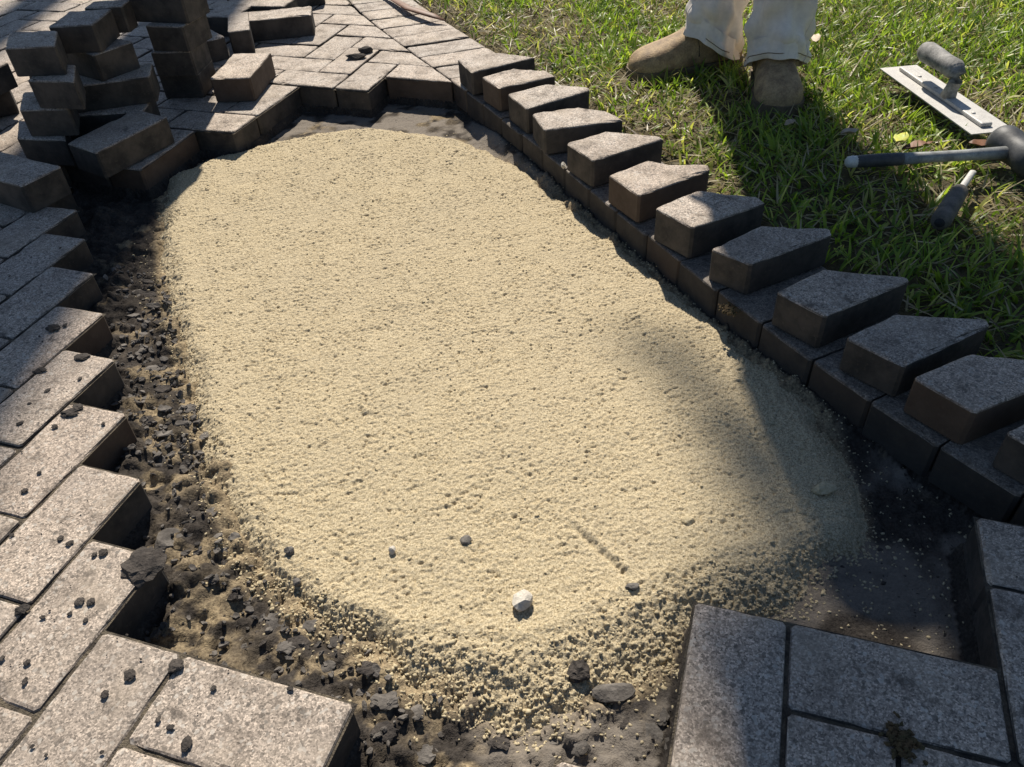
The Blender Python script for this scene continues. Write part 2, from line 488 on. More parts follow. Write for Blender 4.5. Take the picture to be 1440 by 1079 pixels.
# soldier course of the border
bord = tag(empty('border_course'), kind='structure')
bord_polys = []
y = 4.6
k = 0
while y > -.6:
    p, nrm = in_normal(y)
    t = np.array([nrm[1], -nrm[0]])                      # along the border, towards the camera? fixed below
    if t[1] > 0: t = -t
    ang = math.radians(10 if y > 1.9 else 10 * max(0, (y - .6) / 1.3))
    out = -nrm
    sd = np.array([out[0] * math.cos(ang) + out[1] * math.sin(ang), -out[0] * math.sin(ang) + out[1] * math.cos(ang)])
    wd = .1035
    pn = p + t * wd
    pn = np.array([xin(pn[1]), pn[1]])
    e = (pn - p) / np.linalg.norm(pn - p)
    g = .0012 if p[1] < 2.03 else .0028
    poly = [p + e * g, p + e * g + sd * .197, pn - e * g + sd * .197, pn - e * g]
    rr = random.Random(k + 900)
    off = sd * rr.uniform(-.002, .002)
    poly = [q + off for q in poly]
    bord_polys.append(poly)
    dz = rr.uniform(-.003, .001)
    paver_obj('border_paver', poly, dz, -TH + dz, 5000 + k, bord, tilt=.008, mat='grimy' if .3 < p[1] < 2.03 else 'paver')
    y = pn[1]; k += 1
# joint soil below the border course
V = []; F = []
ys = np.linspace(-.6, 4.6, 90)
for yy in ys:
    p, nrm = in_normal(yy); V += [(*(p - nrm * .008), -.011), (*(p - nrm * .195), -.011)]
for i in range(len(ys) - 1): F.append((2 * i, 2 * i + 1, 2 * i + 3, 2 * i + 2))
link('joint_soil', py_mesh('joint_soil', V, F), M['joint'], bord)

# ------------------------------------------------------------------ the ground and the dug-out bed
G = 60
ground = tag(link('ground', py_mesh('ground', [(-G, -G, -.14), (G, -G, -.14), (G, G, -.14), (-G, G, -.14)], [(0, 1, 2, 3)]), M['thatch']), kind='structure')

def pxpoly(pts, z): return np.array([unproj(u, v, z)[:2] for u, v in pts])
def poly_sd(X, Y, P):
    """signed distance, positive inside"""
    d = np.full(X.shape, 1e9); ins = np.zeros(X.shape, bool)
    for i in range(len(P)):
        x0, y0 = P[i]; x1, y1 = P[(i + 1) % len(P)]
        dx, dy = x1 - x0, y1 - y0
        t = np.clip(((X - x0) * dx + (Y - y0) * dy) / (dx * dx + dy * dy), 0, 1)
        d = np.minimum(d, np.hypot(X - x0 - t * dx, Y - y0 - t * dy))
        cond = ((y0 > Y) != (y1 > Y)) & (X < dx * (Y - y0) / (dy if abs(dy) > 1e-12 else 1e-12) + x0)
        ins ^= cond
    return np.where(ins, d, -d)
SAND_PX = [(228,250),(300,218),(360,203),(430,187),(520,176),(600,186),(650,192),(695,210),(755,246),(815,290),(880,340),(950,400),(1022,456),(1100,514),(1160,575),(1198,645),(1222,710),(1228,760),(1165,800),(1110,860),(1000,880),(960,930),(900,965),(850,985),(800,1010),(745,1035),(690,1015),(640,995),(585,985),(545,960),(505,915),(425,872),(365,825),(322,765),(288,690),(266,600),(248,510),(230,440),(220,380),(218,310)]
SP = pxpoly(SAND_PX, -.058)
CREST = pxpoly([(330,745),(420,822),(560,872),(740,893),(870,832),(1000,780),(1130,745),(1240,735)], -.05)
def soil_h(X, Y):
    """height of the dark soil in the dug-out bed"""
    A, B = to_lat(X, Y)
    h = -.079 + .014 * (fbm(X * 14, Y * 14, 3, 4) - .5) + .018 * np.maximum(0, fbm(X * 30, Y * 30, 9, 4) - .5) + .013 * (fbm(X * 85, Y * 85, 12, 3) - .5) + .010 * domes(X + .004 * vnoise(X * 90, Y * 90, 2), Y, .019, 13) * sstep(.35, .6, vnoise(X * 24, Y * 24, 4)) + .0055 * domes(X, Y, .0095, 14)
    # loose soil heaped along the left rim and at the near end
    left = sstep(4.2, .9, A + B) * sstep(11, 8, A)
    h = h + left * (.008 + .042 * np.maximum(0, fbm(X * 22, Y * 22, 31, 4) - .42))
    near = sstep(2.2, .4, A) * sstep(1, 3, B)
    h = h + near * (.006 + .030 * np.maximum(0, fbm(X * 19, Y * 19, 37, 4) - .45))
    far = sstep(11.5, 13.5, A)
    h = h * (1 - far) + far * (-.072 + .006 * fbm(X * 40, Y * 40, 5, 4))
    db = xin(Y) - X
    h = h + .024 * np.exp(-(db / .035) ** 2) * sstep(.62, .85, Y) * sstep(2.0, 1.8, Y)
    h = h - .006 * sstep(2.4, 1.0, A) * sstep(2.5, 3.5, B)
    corner = sstep(5.4, 6.4, B) * sstep(5.6, 4.2, A)
    h = h * (1 - corner) + corner * (-.087 + .020 * fbm(X * 15, Y * 15, 6, 6) + .009 * domes(X, Y, .014, 15) * sstep(.45, .75, vnoise(X * 14, Y * 14, 8)))
    return h
def sand_h(X, Y, sd):
    cyy = np.interp(X, CREST[:, 0], CREST[:, 1])
    near = np.clip(cyy - Y, 0, .115)
    z = -.050 + .004 * (fbm(X * 5, Y * 5, 50, 3) - .5) - .21 * near * sstep(0, .06, near)
    # sharp lip left by the screed
    z = z + .0022 * np.exp(-((cyy - Y) / .012) ** 2)
    # shallow groove drawn through the bed
    g0, g1 = unproj(800, 735, -.05)[:2], unproj(885, 812, -.05)[:2]
    tx, ty = (g1 - g0) / np.linalg.norm(g1 - g0); Lg = np.linalg.norm(g1 - g0)
    al = (X - g0[0]) * tx + (Y - g0[1]) * ty; ac = -(X - g0[0]) * ty + (Y - g0[1]) * tx
    m = sstep(-.01, .02, al) * sstep(Lg + .01, Lg - .02, al)
    z = z - m * .0035 * np.exp(-(ac / .004) ** 2) + m * .0025 * np.exp(-((ac - .009) / .004) ** 2)
    edge = sstep(-.010, .05, sd)
    loose = np.clip(sstep(.01, .03, near) + sstep(.06, .012, sd) * .8, 0, 1)
    z = -.084 + (z + .084) * edge ** .6
    wx, wy = X + .002 * (vnoise(X / .006, Y / .006, 60) - .5), Y + .002 * (vnoise(X / .006, Y / .006, 59) - .5)
    gr = domes(wx, wy, .0041, 61) * .0022 + domes(wx, wy, .0070, 62) * .0008 * sstep(.35, .7, vnoise(X / .03, Y / .03, 58)) + (vnoise(X / .0021, Y / .0021, 63) - .5) * .0008
    st = fbm((X * .95 + Y * .3) / .09, (Y * .95 - X * .3) / .009, 64, 2) - .5
    cl = vnoise(X / .045, Y / .045, 67)
    pit_ = sstep(.66, .84, vnoise(X / .0085, Y / .0085, 66)) * sstep(.25, .6, cl)
    spk = sstep(.72, .86, vnoise(X / .0048, Y / .0048, 70)) * sstep(.3, .7, vnoise(X / .02, Y / .02, 72))
    z = z - spk * .0024
    z = z + gr * (.8 + .5 * cl + .7 * loose) + st * .0013 * (1 - loose) - pit_ * .0011 - .0015
    z = z + loose * (domes(wx, wy, .011, 68) * .0028 + (fbm(X / .03, Y / .03, 69, 3) - .5) * .009)
    return z
def inside_pit(X, Y, grow=0.0):
    A, B = to_lat(X, Y)
    occm = np.zeros(X.shape, bool)
    # the cells of the lattice, shifted by the survey
    d = latw(np.round(A), np.round(B)) - lat0(np.round(A), np.round(B))
    A, B = to_lat(X - d[..., 0], Y - d[..., 1])
    ia, ib = np.floor(A).astype(int), np.floor(B).astype(int)
    tab = np.zeros((80, 80), bool)
    for (i, j) in occ: tab[i + 20, j + 40] = True
    occm = tab[np.clip(ia + 20, 0, 79), np.clip(ib + 40, 0, 79)]
    return (~occm) & (X < xin(Y) + .004)
def grid_mesh(name, x0, x1, y0, y1, res, fh, keep):
    xs = np.arange(x0, x1, res); ys = np.arange(y0, y1, res)
    X, Y = np.meshgrid(xs, ys)
    return X, Y
# soil sheet
res = .0042
X, Y = np.meshgrid(np.arange(-.98, .80, res), np.arange(.10, 2.30, res))
pit = inside_pit(X, Y)
Z = np.where(pit, soil_h(X, Y), -.052)
sdS = poly_sd(X, Y, SP)
A_, B_ = to_lat(X, Y)
nz = fbm(X * 26, Y * 26, 80, 4)
sandmix = np.clip(sstep(.60, .68, nz) * .7 * sstep(-.16, -.02, sdS) * (1 - sstep(5.2, 6.4, B_) * sstep(6, 4, A_)) + sstep(-.012, .004, sdS) * .7, 0, 1)
for (u_, v_, rd_) in ((200, 462, .035), (228, 690, .04), (290, 885, .045), (215, 592, .025), (245, 640, .03), (300, 960, .03), (650, 1065, .05), (330, 850, .03), (540, 1000, .03), (600, 165, .06), (440, 185, .05)):
    pp_ = unproj(u_, v_, -.07)
    sandmix = np.maximum(sandmix, np.exp(-((X - pp_[0]) ** 2 + (Y - pp_[1]) ** 2) / (2 * (rd_ * .8) ** 2)) * sstep(.40, .58, fbm(X * 45, Y * 45, 84, 4)) * .95)
dust = np.clip(sstep(11, 13.5, A_) * sstep(.25, .5, nz) + .75 * sstep(2.0, .9, A_) * sstep(3.5, 4.6, B_) * sstep(.35, .5, fbm(X * 9, Y * 9, 81, 3)) + .75 * sstep(5.0, 6.2, B_) * sstep(6.5, 5, A_) * sstep(.40, .62, fbm(X * 13, Y * 13, 83, 4)), 0, 1)
fl = pit.copy()
for s_ in (1, 2):
    fl[s_:, :] &= pit[:-s_, :]; fl[:-s_, :] &= pit[s_:, :]; fl[:, s_:] &= pit[:, :-s_]; fl[:, :-s_] &= pit[:, s_:]
dust = np.where(fl, dust, 0); sandmix = np.where(fl, sandmix, 0)
ny, nx = X.shape
idx = np.arange(nx * ny).reshape(ny, nx)
near_pit = pit.copy()
for s_ in range(1, 5):
    near_pit[s_:, :] |= pit[:-s_, :]; near_pit[:-s_, :] |= pit[s_:, :]
    near_pit[:, s_:] |= pit[:, :-s_]; near_pit[:, :-s_] |= pit[:, s_:]
near_pit &= (sdS < .07)
kp = near_pit[:-1, :-1] & near_pit[1:, 1:]
Fq = np.stack([idx[:-1, :-1][kp], idx[:-1, 1:][kp], idx[1:, 1:][kp], idx[1:, :-1][kp]], 1)
used = np.unique(Fq); rm = np.full(nx * ny, -1); rm[used] = np.arange(len(used))
mixc = np.stack([sandmix.ravel()[used], dust.ravel()[used], np.zeros(len(used))], 1)
me = np_mesh('excavated_soil', np.stack([X.ravel(), Y.ravel(), Z.ravel()], 1)[used], rm[Fq], True, {'mixc': mixc})
tag(link('excavated_soil', me, M['soil']), kind='structure')
print('soil tris', len(Fq) * 2)
# sand sheet
res = .0015
X, Y = np.meshgrid(np.arange(-.78, .60, res), np.arange(.33, 2.02, res))
sd = poly_sd(X[::4, ::4], Y[::4, ::4], SP)
sd = np.repeat(np.repeat(sd, 4, 0), 4, 1)[:X.shape[0], :X.shape[1]]
def blur(a, n):
    for _ in range(n):
        a = (a + np.roll(a, 1, 0) + np.roll(a, -1, 0) + np.roll(a, 1, 1) + np.roll(a, -1, 1)) / 5
    return a
sd = blur(sd, 4) + .03 * (fbm(X * 18, Y * 18, 71, 4) - .5)
pit = inside_pit(X, Y)
kp = (sd > -.006) & pit
Z = np.zeros(X.shape); Z[kp] = sand_h(X[kp], Y[kp], sd[kp])
kp = kp[:-1, :-1] & kp[1:, 1:] & kp[1:, :-1] & kp[:-1, 1:]
ny, nx = X.shape; idx = np.arange(nx * ny).reshape(ny, nx)
Fq = np.stack([idx[:-1, :-1][kp], idx[:-1, 1:][kp], idx[1:, 1:][kp], idx[1:, :-1][kp]], 1)
used = np.unique(Fq); rm = np.full(nx * ny, -1); rm[used] = np.arange(len(used))
me = np_mesh('sand_bed', np.stack([X.ravel(), Y.ravel(), Z.ravel()], 1)[used], rm[Fq], True)
tag(link('sand_bed', me, M['sand']), 'cream bedding sand spread and screeded in the dug-out pit between the pavers', 'sand', kind='stuff')
print('sand tris', len(Fq) * 2)

def sand_sd(x, y): return poly_sd(x, y, SP) + .03 * (fbm(x * 18, y * 18, 71, 4) - .5)
def surf_z(x, y):
    """top surface inside the pit at points"""
    x = np.atleast_1d(np.asarray(x, float)); y = np.atleast_1d(np.asarray(y, float))
    s = soil_h(x, y); d = sand_sd(x, y)
    z = np.where(d > 0, np.maximum(s, sand_h(x, y, d)), s)
    return np.where(inside_pit(x, y), z, 0.0)
def px_on_surface(u, v, z=-.05):
    for _ in range(6):
        p = unproj(u, v, z); z = float(surf_z(p[0], p[1])[0])
    return unproj(u, v, z)

# ------------------------------------------------------------------ pebbly crumbs of sand, soil crumbs
def ico():
    t = (1 + 5 ** .5) / 2
    v = np.array([(-1, t, 0), (1, t, 0), (-1, -t, 0), (1, -t, 0), (0, -1, t), (0, 1, t), (0, -1, -t), (0, 1, -t), (t, 0, -1), (t, 0, 1), (-t, 0, -1), (-t, 0, 1)], float)
    f = np.array([(0, 11, 5), (0, 5, 1), (0, 1, 7), (0, 7, 10), (0, 10, 11), (1, 5, 9), (5, 11, 4), (11, 10, 2), (10, 7, 6), (7, 1, 8), (3, 9, 4), (3, 4, 2), (3, 2, 6), (3, 6, 8), (3, 8, 9), (4, 9, 5), (2, 4, 11), (6, 2, 10), (8, 6, 7), (9, 8, 1)])
    return v / np.linalg.norm(v, axis=1)[:, None], f
IV, IF = ico()
def scatter_crumbs(P, R, flat=.75, jit=.3):
    n = len(P)
    base = IV[None] * (1 + jit * (rng.random((n, 12, 1)) - .5) * 2)
    a = rng.random(n) * 6.28; c, s = np.cos(a), np.sin(a)
    el = .7 + .6 * rng.random(n)
    bx = base[:, :, 0] * el[:, None]; by = base[:, :, 1] / el[:, None]; bz = base[:, :, 2] * flat
    x = bx * c[:, None] - by * s[:, None]; y = bx * s[:, None] + by * c[:, None]
    V = np.stack([x, y, bz], 2) * R[:, None, None] + P[:, None, :]
    F = (IF[None] + (np.arange(n) * 12)[:, None, None]).reshape(-1, 3)
    return V.reshape(-1, 3), F
# loose sand pellets: on the near slope and round the rim of the bed, few on the flat
n = 95000
px = rng.uniform(-.75, .58, n); py = rng.uniform(.34, 1.95, n)
d = poly_sd(px, py, SP)
cyy = np.interp(px, CREST[:, 0], CREST[:, 1])
wgt = np.where(d > -.035, .035, 0) + .75 * sstep(0, .03, cyy - py) * (d > -.01) + .45 * sstep(.05, .0, d) * (d > -.012) * (py < 1.3) + .05 * (d > -.05) + .10 * (to_lat(px, py)[1] > 5.2) * (d > -.14) * (d < 0)
k = (rng.random(n) < wgt) & inside_pit(px, py)
px, py, d = px[k], py[k], d[k]
R = rng.uniform(.0009, .0021, len(px)) * np.where(rng.random(len(px)) < .08, 1.7, 1)
R = np.where((np.interp(px, CREST[:, 0], CREST[:, 1]) > py), R * 1.15, R * .8)
pz = surf_z(px, py) - R * .15
V, F = scatter_crumbs(np.stack([px, py, pz], 1), R, .8, .5)
tag(link('sand_pellets', np_mesh('sand_pellets', V, F, True), M['grain']), 'loose cream pellets of sand scattered over the bed and its crumbling near slope', 'sand', kind='stuff')
print('pellets', len(px))
# dark crumbs over the soil, rim and on the pavers
n = 34000
px = rng.uniform(-.95, .78, n); py = rng.uniform(.15, 2.2, n)
A_, B_ = to_lat(px, py); d = poly_sd(px, py, SP); ip = inside_pit(px, py)
wgt = np.where(ip, np.where(d < 0, .45, .04 + .25 * sstep(.03, 0, d)), .05 + .10 * (A_ + B_ > -4) * (A_ + B_ < 1) * (A_ < 7))
wgt = wgt * np.where(px > xin(py) + .005, 0, 1) * np.where((B_ > 5.2) & (A_ < 6) & ip, .9, 1) * np.where(A_ > 10.5, .35, 1)
k = rng.random(n) < wgt
px, py, ip = px[k], py[k], ip[k]
dd = d[k]
R = rng.uniform(.0008, .0026, len(px)) * np.where(rng.random(len(px)) < .06, 2.0, 1) * np.where(ip, np.where(dd > .01, .5, 1), .38)
pz = surf_z(px, py) - np.where(ip, R * .5, -R * .15)
V, F = scatter_crumbs(np.stack([px, py, pz], 1), R, .7, .45)
tag(link('soil_crumbs', np_mesh('soil_crumbs', V, F, False), M['clod']), 'fine dark soil crumbs strewn over the pit floor and the paver tops', 'soil', kind='stuff')

# ------------------------------------------------------------------ rocks and clods
def rock_mesh(name, sx, sy, sz, seed, rough=.28, flat_top=False, angular=True):
    r = np.random.default_rng(seed)
    V, F = IV.copy(), IF.copy()
    # one subdivision
    mid = {}; Vl = [tuple(v) for v in V]; F2 = []
    def m(a, b):
        k = (min(a, b), max(a, b))
        if k not in mid:
            p = (np.array(Vl[a]) + np.array(Vl[b])); p /= np.linalg.norm(p); mid[k] = len(Vl); Vl.append(tuple(p))
        return mid[k]
    for a, b, c in F:
        ab, bc, ca = m(a, b), m(b, c), m(c, a); F2 += [(a, ab, ca), (b, bc, ab), (c, ca, bc), (ab, bc, ca)]
    V = np.array(Vl)
    # cut by random planes to get facets
    if angular:
        for _ in range(7):
            n_ = r.normal(size=3); n_ /= np.linalg.norm(n_); lim = r.uniform(.55, .85)
            dd = V @ n_; V = V - np.maximum(0, dd - lim)[:, None] * n_
    V = V * (1 + rough * (r.random((len(V), 1)) - .5))
    if flat_top: V[:, 2] = np.clip(V[:, 2], -.6, .55)
    V = V * np.array([sx, sy, sz])
    V[:, 2] -= V[:, 2].min()
    return np_mesh(name, V, np.array(F2), False)
def clod_mesh(name, sx, sy, sz, seed):
    me = rock_mesh(name, 1, 1, 1, seed, rough=.1, angular=False)
    V = np.empty(len(me.vertices) * 3); me.vertices.foreach_get('co', V); V = V.reshape(-1, 3); V = V - V.mean(0)
    F = np.array([p.vertices[:] for p in me.polygons]); bpy.data.meshes.remove(me)
    # second subdivision, then lumpy displacement
    Vl = [v for v in V]; mid = {}; F2 = []
    def m(a, b):
        k = (min(a, b), max(a, b))
        if k not in mid: mid[k] = len(Vl); p = (Vl[a] + Vl[b]) / 2; Vl.append(p / np.linalg.norm(p))
        return mid[k]
    for a, b, c in F:
        ab, bc, ca = m(a, b), m(b, c), m(c, a); F2 += [(a, ab, ca), (b, bc, ab), (c, ca, bc), (ab, bc, ca)]
    V = np.array(Vl); V /= np.linalg.norm(V, axis=1)[:, None]
    q = V * 1.7 + seed * 1.37
    nn = vnoise(q[:, 0] + q[:, 2], q[:, 1] - q[:, 2] * .6, seed) * .8 + vnoise(q[:, 0] * 2.3 - q[:, 2], q[:, 1] * 2.3 + q[:, 2], seed + 1) * .5 + vnoise(q[:, 0] * 5 + q[:, 2] * 3, q[:, 1] * 5, seed + 2) * .3
    V = V * (.42 + .72 * nn)[:, None] * np.array([sx, sy, sz]); V[:, 2] = np.maximum(V[:, 2], -.55 * sz)
    V[:, 2] -= V[:, 2].min()
    return np_mesh(name, V, np.array(F2), False)
def flake_mesh(name, sx, sy, th, seed):
    r = random.Random(seed); n = r.randint(6, 9); V = []; F = []
    a0 = r.uniform(0, 6.28); rad = [r.uniform(.65, 1.1) for _ in range(n)]
    for lay, (k, z) in enumerate(((.93, 0), (1.0, th * .45), (.86, th))):
        for i in range(n):
            a = a0 + 6.283 * i / n
            V.append((sx * rad[i] * k * math.cos(a), sy * rad[i] * k * math.sin(a), z + th * r.uniform(-.25, .25) + .12 * sx * math.cos(a) ** 2 * r.uniform(-.6, .9)))
    V.append((0, 0, th * r.uniform(.7, 1.3)))
    for l_ in range(2):
        for i in range(n): F.append((l_ * n + i, l_ * n + (i + 1) % n, (l_ + 1) * n + (i + 1) % n, (l_ + 1) * n + i))
    for i in range(n): F.append((2 * n + i, 2 * n + (i + 1) % n, 3 * n))
    F.append(tuple(range(n - 1, -1, -1)))
    return py_mesh(name, V, F)
def px_scale(p):
    return FPX / project([p])[0, 2]
def place_rock(name, u, v, wpx, hpx, mat, seed, label, cat, group=None, sink=.25, surf=None, rz=None, tall=.45, **kw):
    p = px_on_surface(u, v) if surf is None else unproj(u, v, surf)
    if surf is None and not inside_pit(np.array([p[0]]), np.array([p[1]]))[0]: p = unproj(u, v, .001)
    s = px_scale(p)
    a, b = wpx / s / 2, hpx / s / 2 * 1.35
    hz = min(a, b) * tall * 2
    flake = kw.pop('flake', False)
    clod = kw.pop('clod', False)
    me = clod_mesh(name, a * 1.02, b * 1.02, hz * .5, seed) if clod else flake_mesh(name, a, b, min(.007, hz * .6), seed) if flake else rock_mesh(name, a, b, hz / 2 * 1.2, seed, **kw)
    o = link(name, me, mat); o.location = (p[0], p[1], p[2] - hz * sink)
    o.rotation_euler = (random.uniform(-.12, .12), random.uniform(-.12, .12), random.uniform(-.3, .3) if rz is None else rz)
    if flake: o.rotation_euler = (random.uniform(-.35, .35), random.uniform(-.35, .35), random.uniform(-.6, .6)); o.location.z += hz * .3
    return tag(o, label, cat, group)
# clods lying on the sunlit pavers along the near rim
CL = [(182,950,22,18),(147,977,15,14),(112,846,17,14),(128,847,15,12),(120,873,9,8),(98,863,8,6),(32,857,26,14),(60,868,10,7),(3,926,12,9),(38,932,12,9),(35,958,10,12),(248,936,28,20),(240,1023,14,9),(222,1012,9,10),(45,1050,8,6),(65,1062,6,5),(143,1058,9,5),(85,757,10,9),(98,764,12,11),(16,753,9,6),(98,581,30,15),(110,572,22,10),(77,600,12,8),(145,596,7,6),(41,568,7,5),(28,596,12,8),(115,503,30,16),(112,533,7,8),(67,549,9,10),(56,522,26,12),(74,462,24,15),(91,458,9,7),(145,777,14,12),(133,780,10,9),(262,1046,18,22),(300,968,10,8),(408,969,12,8),(35,690,12,8),(55,665,10,6)]
BIGL = iter(['squarish dark clod in the middle of a sunlit paver at the near rim', 'dark clod sitting where two joints of the near pavers meet', 'dark clod lodged in the joint at the inner corner of the near rim',
             'wide flat dark clod near the tip of a fully sunlit staggered paver', 'narrow dark clod behind the wide flat one on the same staggered paver', 'dark crumbly clod on the chipped tip of a staggered paver', 'patch of dark crumbs on the joint at the edge of the shade', 'dark clod on the half-shaded staggered paver'])
for i, (u, v, a, b) in enumerate((u_, v_, a_ * .74, b_ * .74) for u_, v_, a_, b_ in CL):
    big = a >= 14.7 and i != 36
    place_rock('soil_clod', u, v, a, b, M['clod'], 100 + i,
               next(BIGL) if big else 'small dark soil crumb lying on the weathered pavers left of the sand pit',
               'clod', 'larger clods on the pavers' if big else 'small crumbs on the pavers', .12, surf=.0005, clod=True, tall=.32)
# dry chips of soil in the strip between pavers and sand
r_ = random.Random(4)
CHIP = [(232,548,30,18),(205,560,22,12),(232,575,26,14),(205,592,30,13),(230,610,34,16),(255,596,26,14),(262,620,22,14),(214,520,24,12),(228,535,18,10),(190,500,24,10),(232,505,16,8),(200,470,22,9),(222,455,20,9),(186,445,26,10),(215,430,26,10),(205,412,28,10),(232,418,14,8),(228,470,12,9),(246,525,16,14),(265,575,18,14),(278,640,20,14),(262,655,26,14),(240,640,24,12),(286,612,12,10),(210,396,22,7),(232,390,12,6),(192,410,18,7),(270,700,22,16),(300,720,24,16),(330,755,20,14),(318,790,26,18),(356,840,28,18),(384,876,28,20),(420,905,34,18),(455,938,30,18),(480,900,26,16),(520,940,24,16),(545,985,36,20),(585,1003,40,22),(540,1030,34,22),(440,880,22,14),(400,910,26,14),(330,840,20,14),(300,815,16,12),(345,905,22,14),(905,1000,26,22),(930,1010,20,20),(915,1035,30,24),(885,1020,18,14),(940,1045,22,18),(600,1060,30,18),(700,1045,30,14),(780,1040,30,16),(820,1052,24,14)]
for i, (u, v, a, b) in enumerate(CHIP):
    place_rock('soil_chip', u + r_.uniform(-3, 3), v, a, b, M['chip'] if i % 3 else M['clod'], 300 + i,
               'flat dark chip of dry soil in the rubble strip between staggered pavers and sand' if v < 800 else 'dark lump of crumbled soil heaped along the near foot of the sand',
               'soil chip', 'dry soil chips beside the sand' if v < 800 else 'soil lumps at the near end of the sand', .42, tall=r_.uniform(.18, .4), rough=.35, **({'flake': True} if i % 4 != 3 and v < 850 else {'clod': True}))
tag(place_rock('soil_slab', 237, 764, 46, 34, M['chip'], 501, 'flat angular dark soil slab lying in the strip beside the sand', 'soil chip', None, .15, tall=.3), )
place_rock('soil_slab', 862, 978, 66, 26, M['chip'], 502, 'long flat dark slab of soil poking out at the near foot of the sand slope', 'soil chip', None, .2, tall=.35, rz=.1)
place_rock('soil_lump', 815, 945, 27, 24, M['clod'], 503, 'upright dark soil lump casting a forked shadow on the sand slope', 'soil chip', None, .15, tall=.6, clod=True)
o = place_rock('soil_clod', 200, 796, 58, 46, M['clod'], 504, 'largest dark clod, caked on the end of a paver overhanging the pit', 'clod', None, .30, surf=-.002, tall=.34, clod=True)
place_rock('white_stone', 735, 850, 35, 24, M['stone'], 533, 'small whitish stone resting on the flat sand near its crest', 'stone', None, .12, tall=.62, rz=.75, rough=.2)
place_rock('stone', 656, 761, 19, 12, M['stone2'], 506, 'dark grey-brown pebble on the flat sand above the whitish stone', 'stone', None, .35, tall=.6)
place_rock('stone', 552, 776, 11, 11, M['stone'], 507, 'tiny pale pebble on the flat sand left of the whitish stone', 'stone', None, .1, tall=.8)
place_rock('stone', 968, 735, 22, 13, M['grain'], 508, 'small cream stone half sunk in the shaded sand beside the groove', 'stone', None, .35, tall=.6)
place_rock('stone', 889, 826, 22, 10, M['stone2'], 509, 'small brown stone sitting on the sand crest at the end of the groove', 'stone', None, .2, tall=.5)
place_rock('sand_lump', 1160, 690, 34, 18, M['grain'], 510, 'cemented lump of sand at the shaded right rim of the bed', 'sand lump', None, .3, tall=.6)
place_rock('stone', 408, 776, 15, 11, M['stone2'], 511, 'dark pebble at the left edge of the sand above the soil heap', 'stone', None, .2, tall=.7)
place_rock('stone', 418, 823, 14, 11, M['stone2'], 512, 'blue-grey pebble low on the left slope of the sand bed', 'stone', None, .2, tall=.8)
place_rock('soil_clod', 500, 83, 28, 16, M['clod'], 513, 'dark broken soil piece lying on the herringbone beyond the pit', 'clod', None, .1, surf=.0, tall=.35)
place_rock('soil_clod', 515, 75, 22, 14, M['clod'], 514, 'small dark soil lump beside the broken piece on the far herringbone', 'clod', None, .1, surf=.0, tall=.5)
place_rock('stone', 726, 143, 9, 9, M['stone'], 515, 'white pebble on the border course below the third loose cut paver', 'stone', None, .1, surf=.0, tall=.9)
place_rock('stone', 793, 236, 9, 9, M['stone'], 516, 'white pebble on the border course below the fifth loose cut paver', 'stone', None, .1, surf=.0, tall=.9)

fv, ff = [], []
rf = random.Random(77); nf = 0
while nf < 520:
    u, v = rf.uniform(150, 620), rf.uniform(380, 1070)
    if rf.random() < .35: u, v = rf.uniform(160, 290), rf.uniform(380, 660)
    p = unproj(u, v, -.065); dd_ = float(poly_sd(np.array([p[0]]), np.array([p[1]]), SP)[0])
    if dd_ > .012 or not inside_pit(np.array([p[0]]), np.array([p[1]]))[0]: continue
    nf += 1
    z = float(surf_z(p[0], p[1])[0]); L_ = rf.uniform(.0025, .008)
    me_ = flake_mesh('tmp', L_, L_ * rf.uniform(.4, .9), rf.uniform(.0015, .004), 2000 + nf)
    Rm = Matrix.Rotation(rf.uniform(0, 6.28), 3, 'Z') @ Matrix.Rotation(rf.uniform(-.6, .6), 3, 'X') @ Matrix.Rotation(rf.uniform(-.6, .6), 3, 'Y')
    k_ = len(fv); fv += [Rm @ q.co + Vector((p[0], p[1], z + .001)) for q in me_.vertices]; ff += [tuple(i + k_ for i in q.vertices) for q in me_.polygons]
    bpy.data.meshes.remove(me_)
tag(link('soil_flakes', py_mesh('soil_flakes', fv, ff), M['chip']), 'small dry grey flakes of soil littering the strip beside the sand', 'soil', kind='stuff')

# ------------------------------------------------------------------ loose cut pavers standing on the border course
LOOSE = [
 [(643.3,84.5),(663.4,102.7),(754,81.6),(685,72.5)],
 [(676.7,109),(702,124.5),(782,107),(768,99.5),(719,96.7)],
 [(713.4,133.4),(741,154),(829,129),(829,124.5),(768,119.6)],
 [(748,158),(764.5,182),(878,168),(855,156),(811,149)],
 [(795.7,202.3),(833.5,227),(934.6,195),(927,191.7),(852.4,185)],
 [(855,245),(898,275),(999,240),(996,232),(939,231),(913,224)],
 [(920,297),(974,325),(1077.5,288),(1067,280),(980,270)],
 [(1000,351),(1057,373.4),(1171,330.6),(1167,322),(1069,317)],
 [(1091,412),(1161,447),(1279,396),(1276,391),(1157,379.5)],
 [(1190,473),(1273,514),(1393.6,457),(1389.5,448),(1259,440)],
 [(1284.6,532.5),(1373,581.5),(1508,525),(1500,512),(1361,498)],
 [(1415,607),(1512,662),(1650,590),(1640,580),(1500,566)],
]
ORD = ['first', 'second', 'third', 'fourth', 'fifth', 'sixth', 'seventh', 'eighth', 'ninth', 'tenth', 'eleventh', 'twelfth']
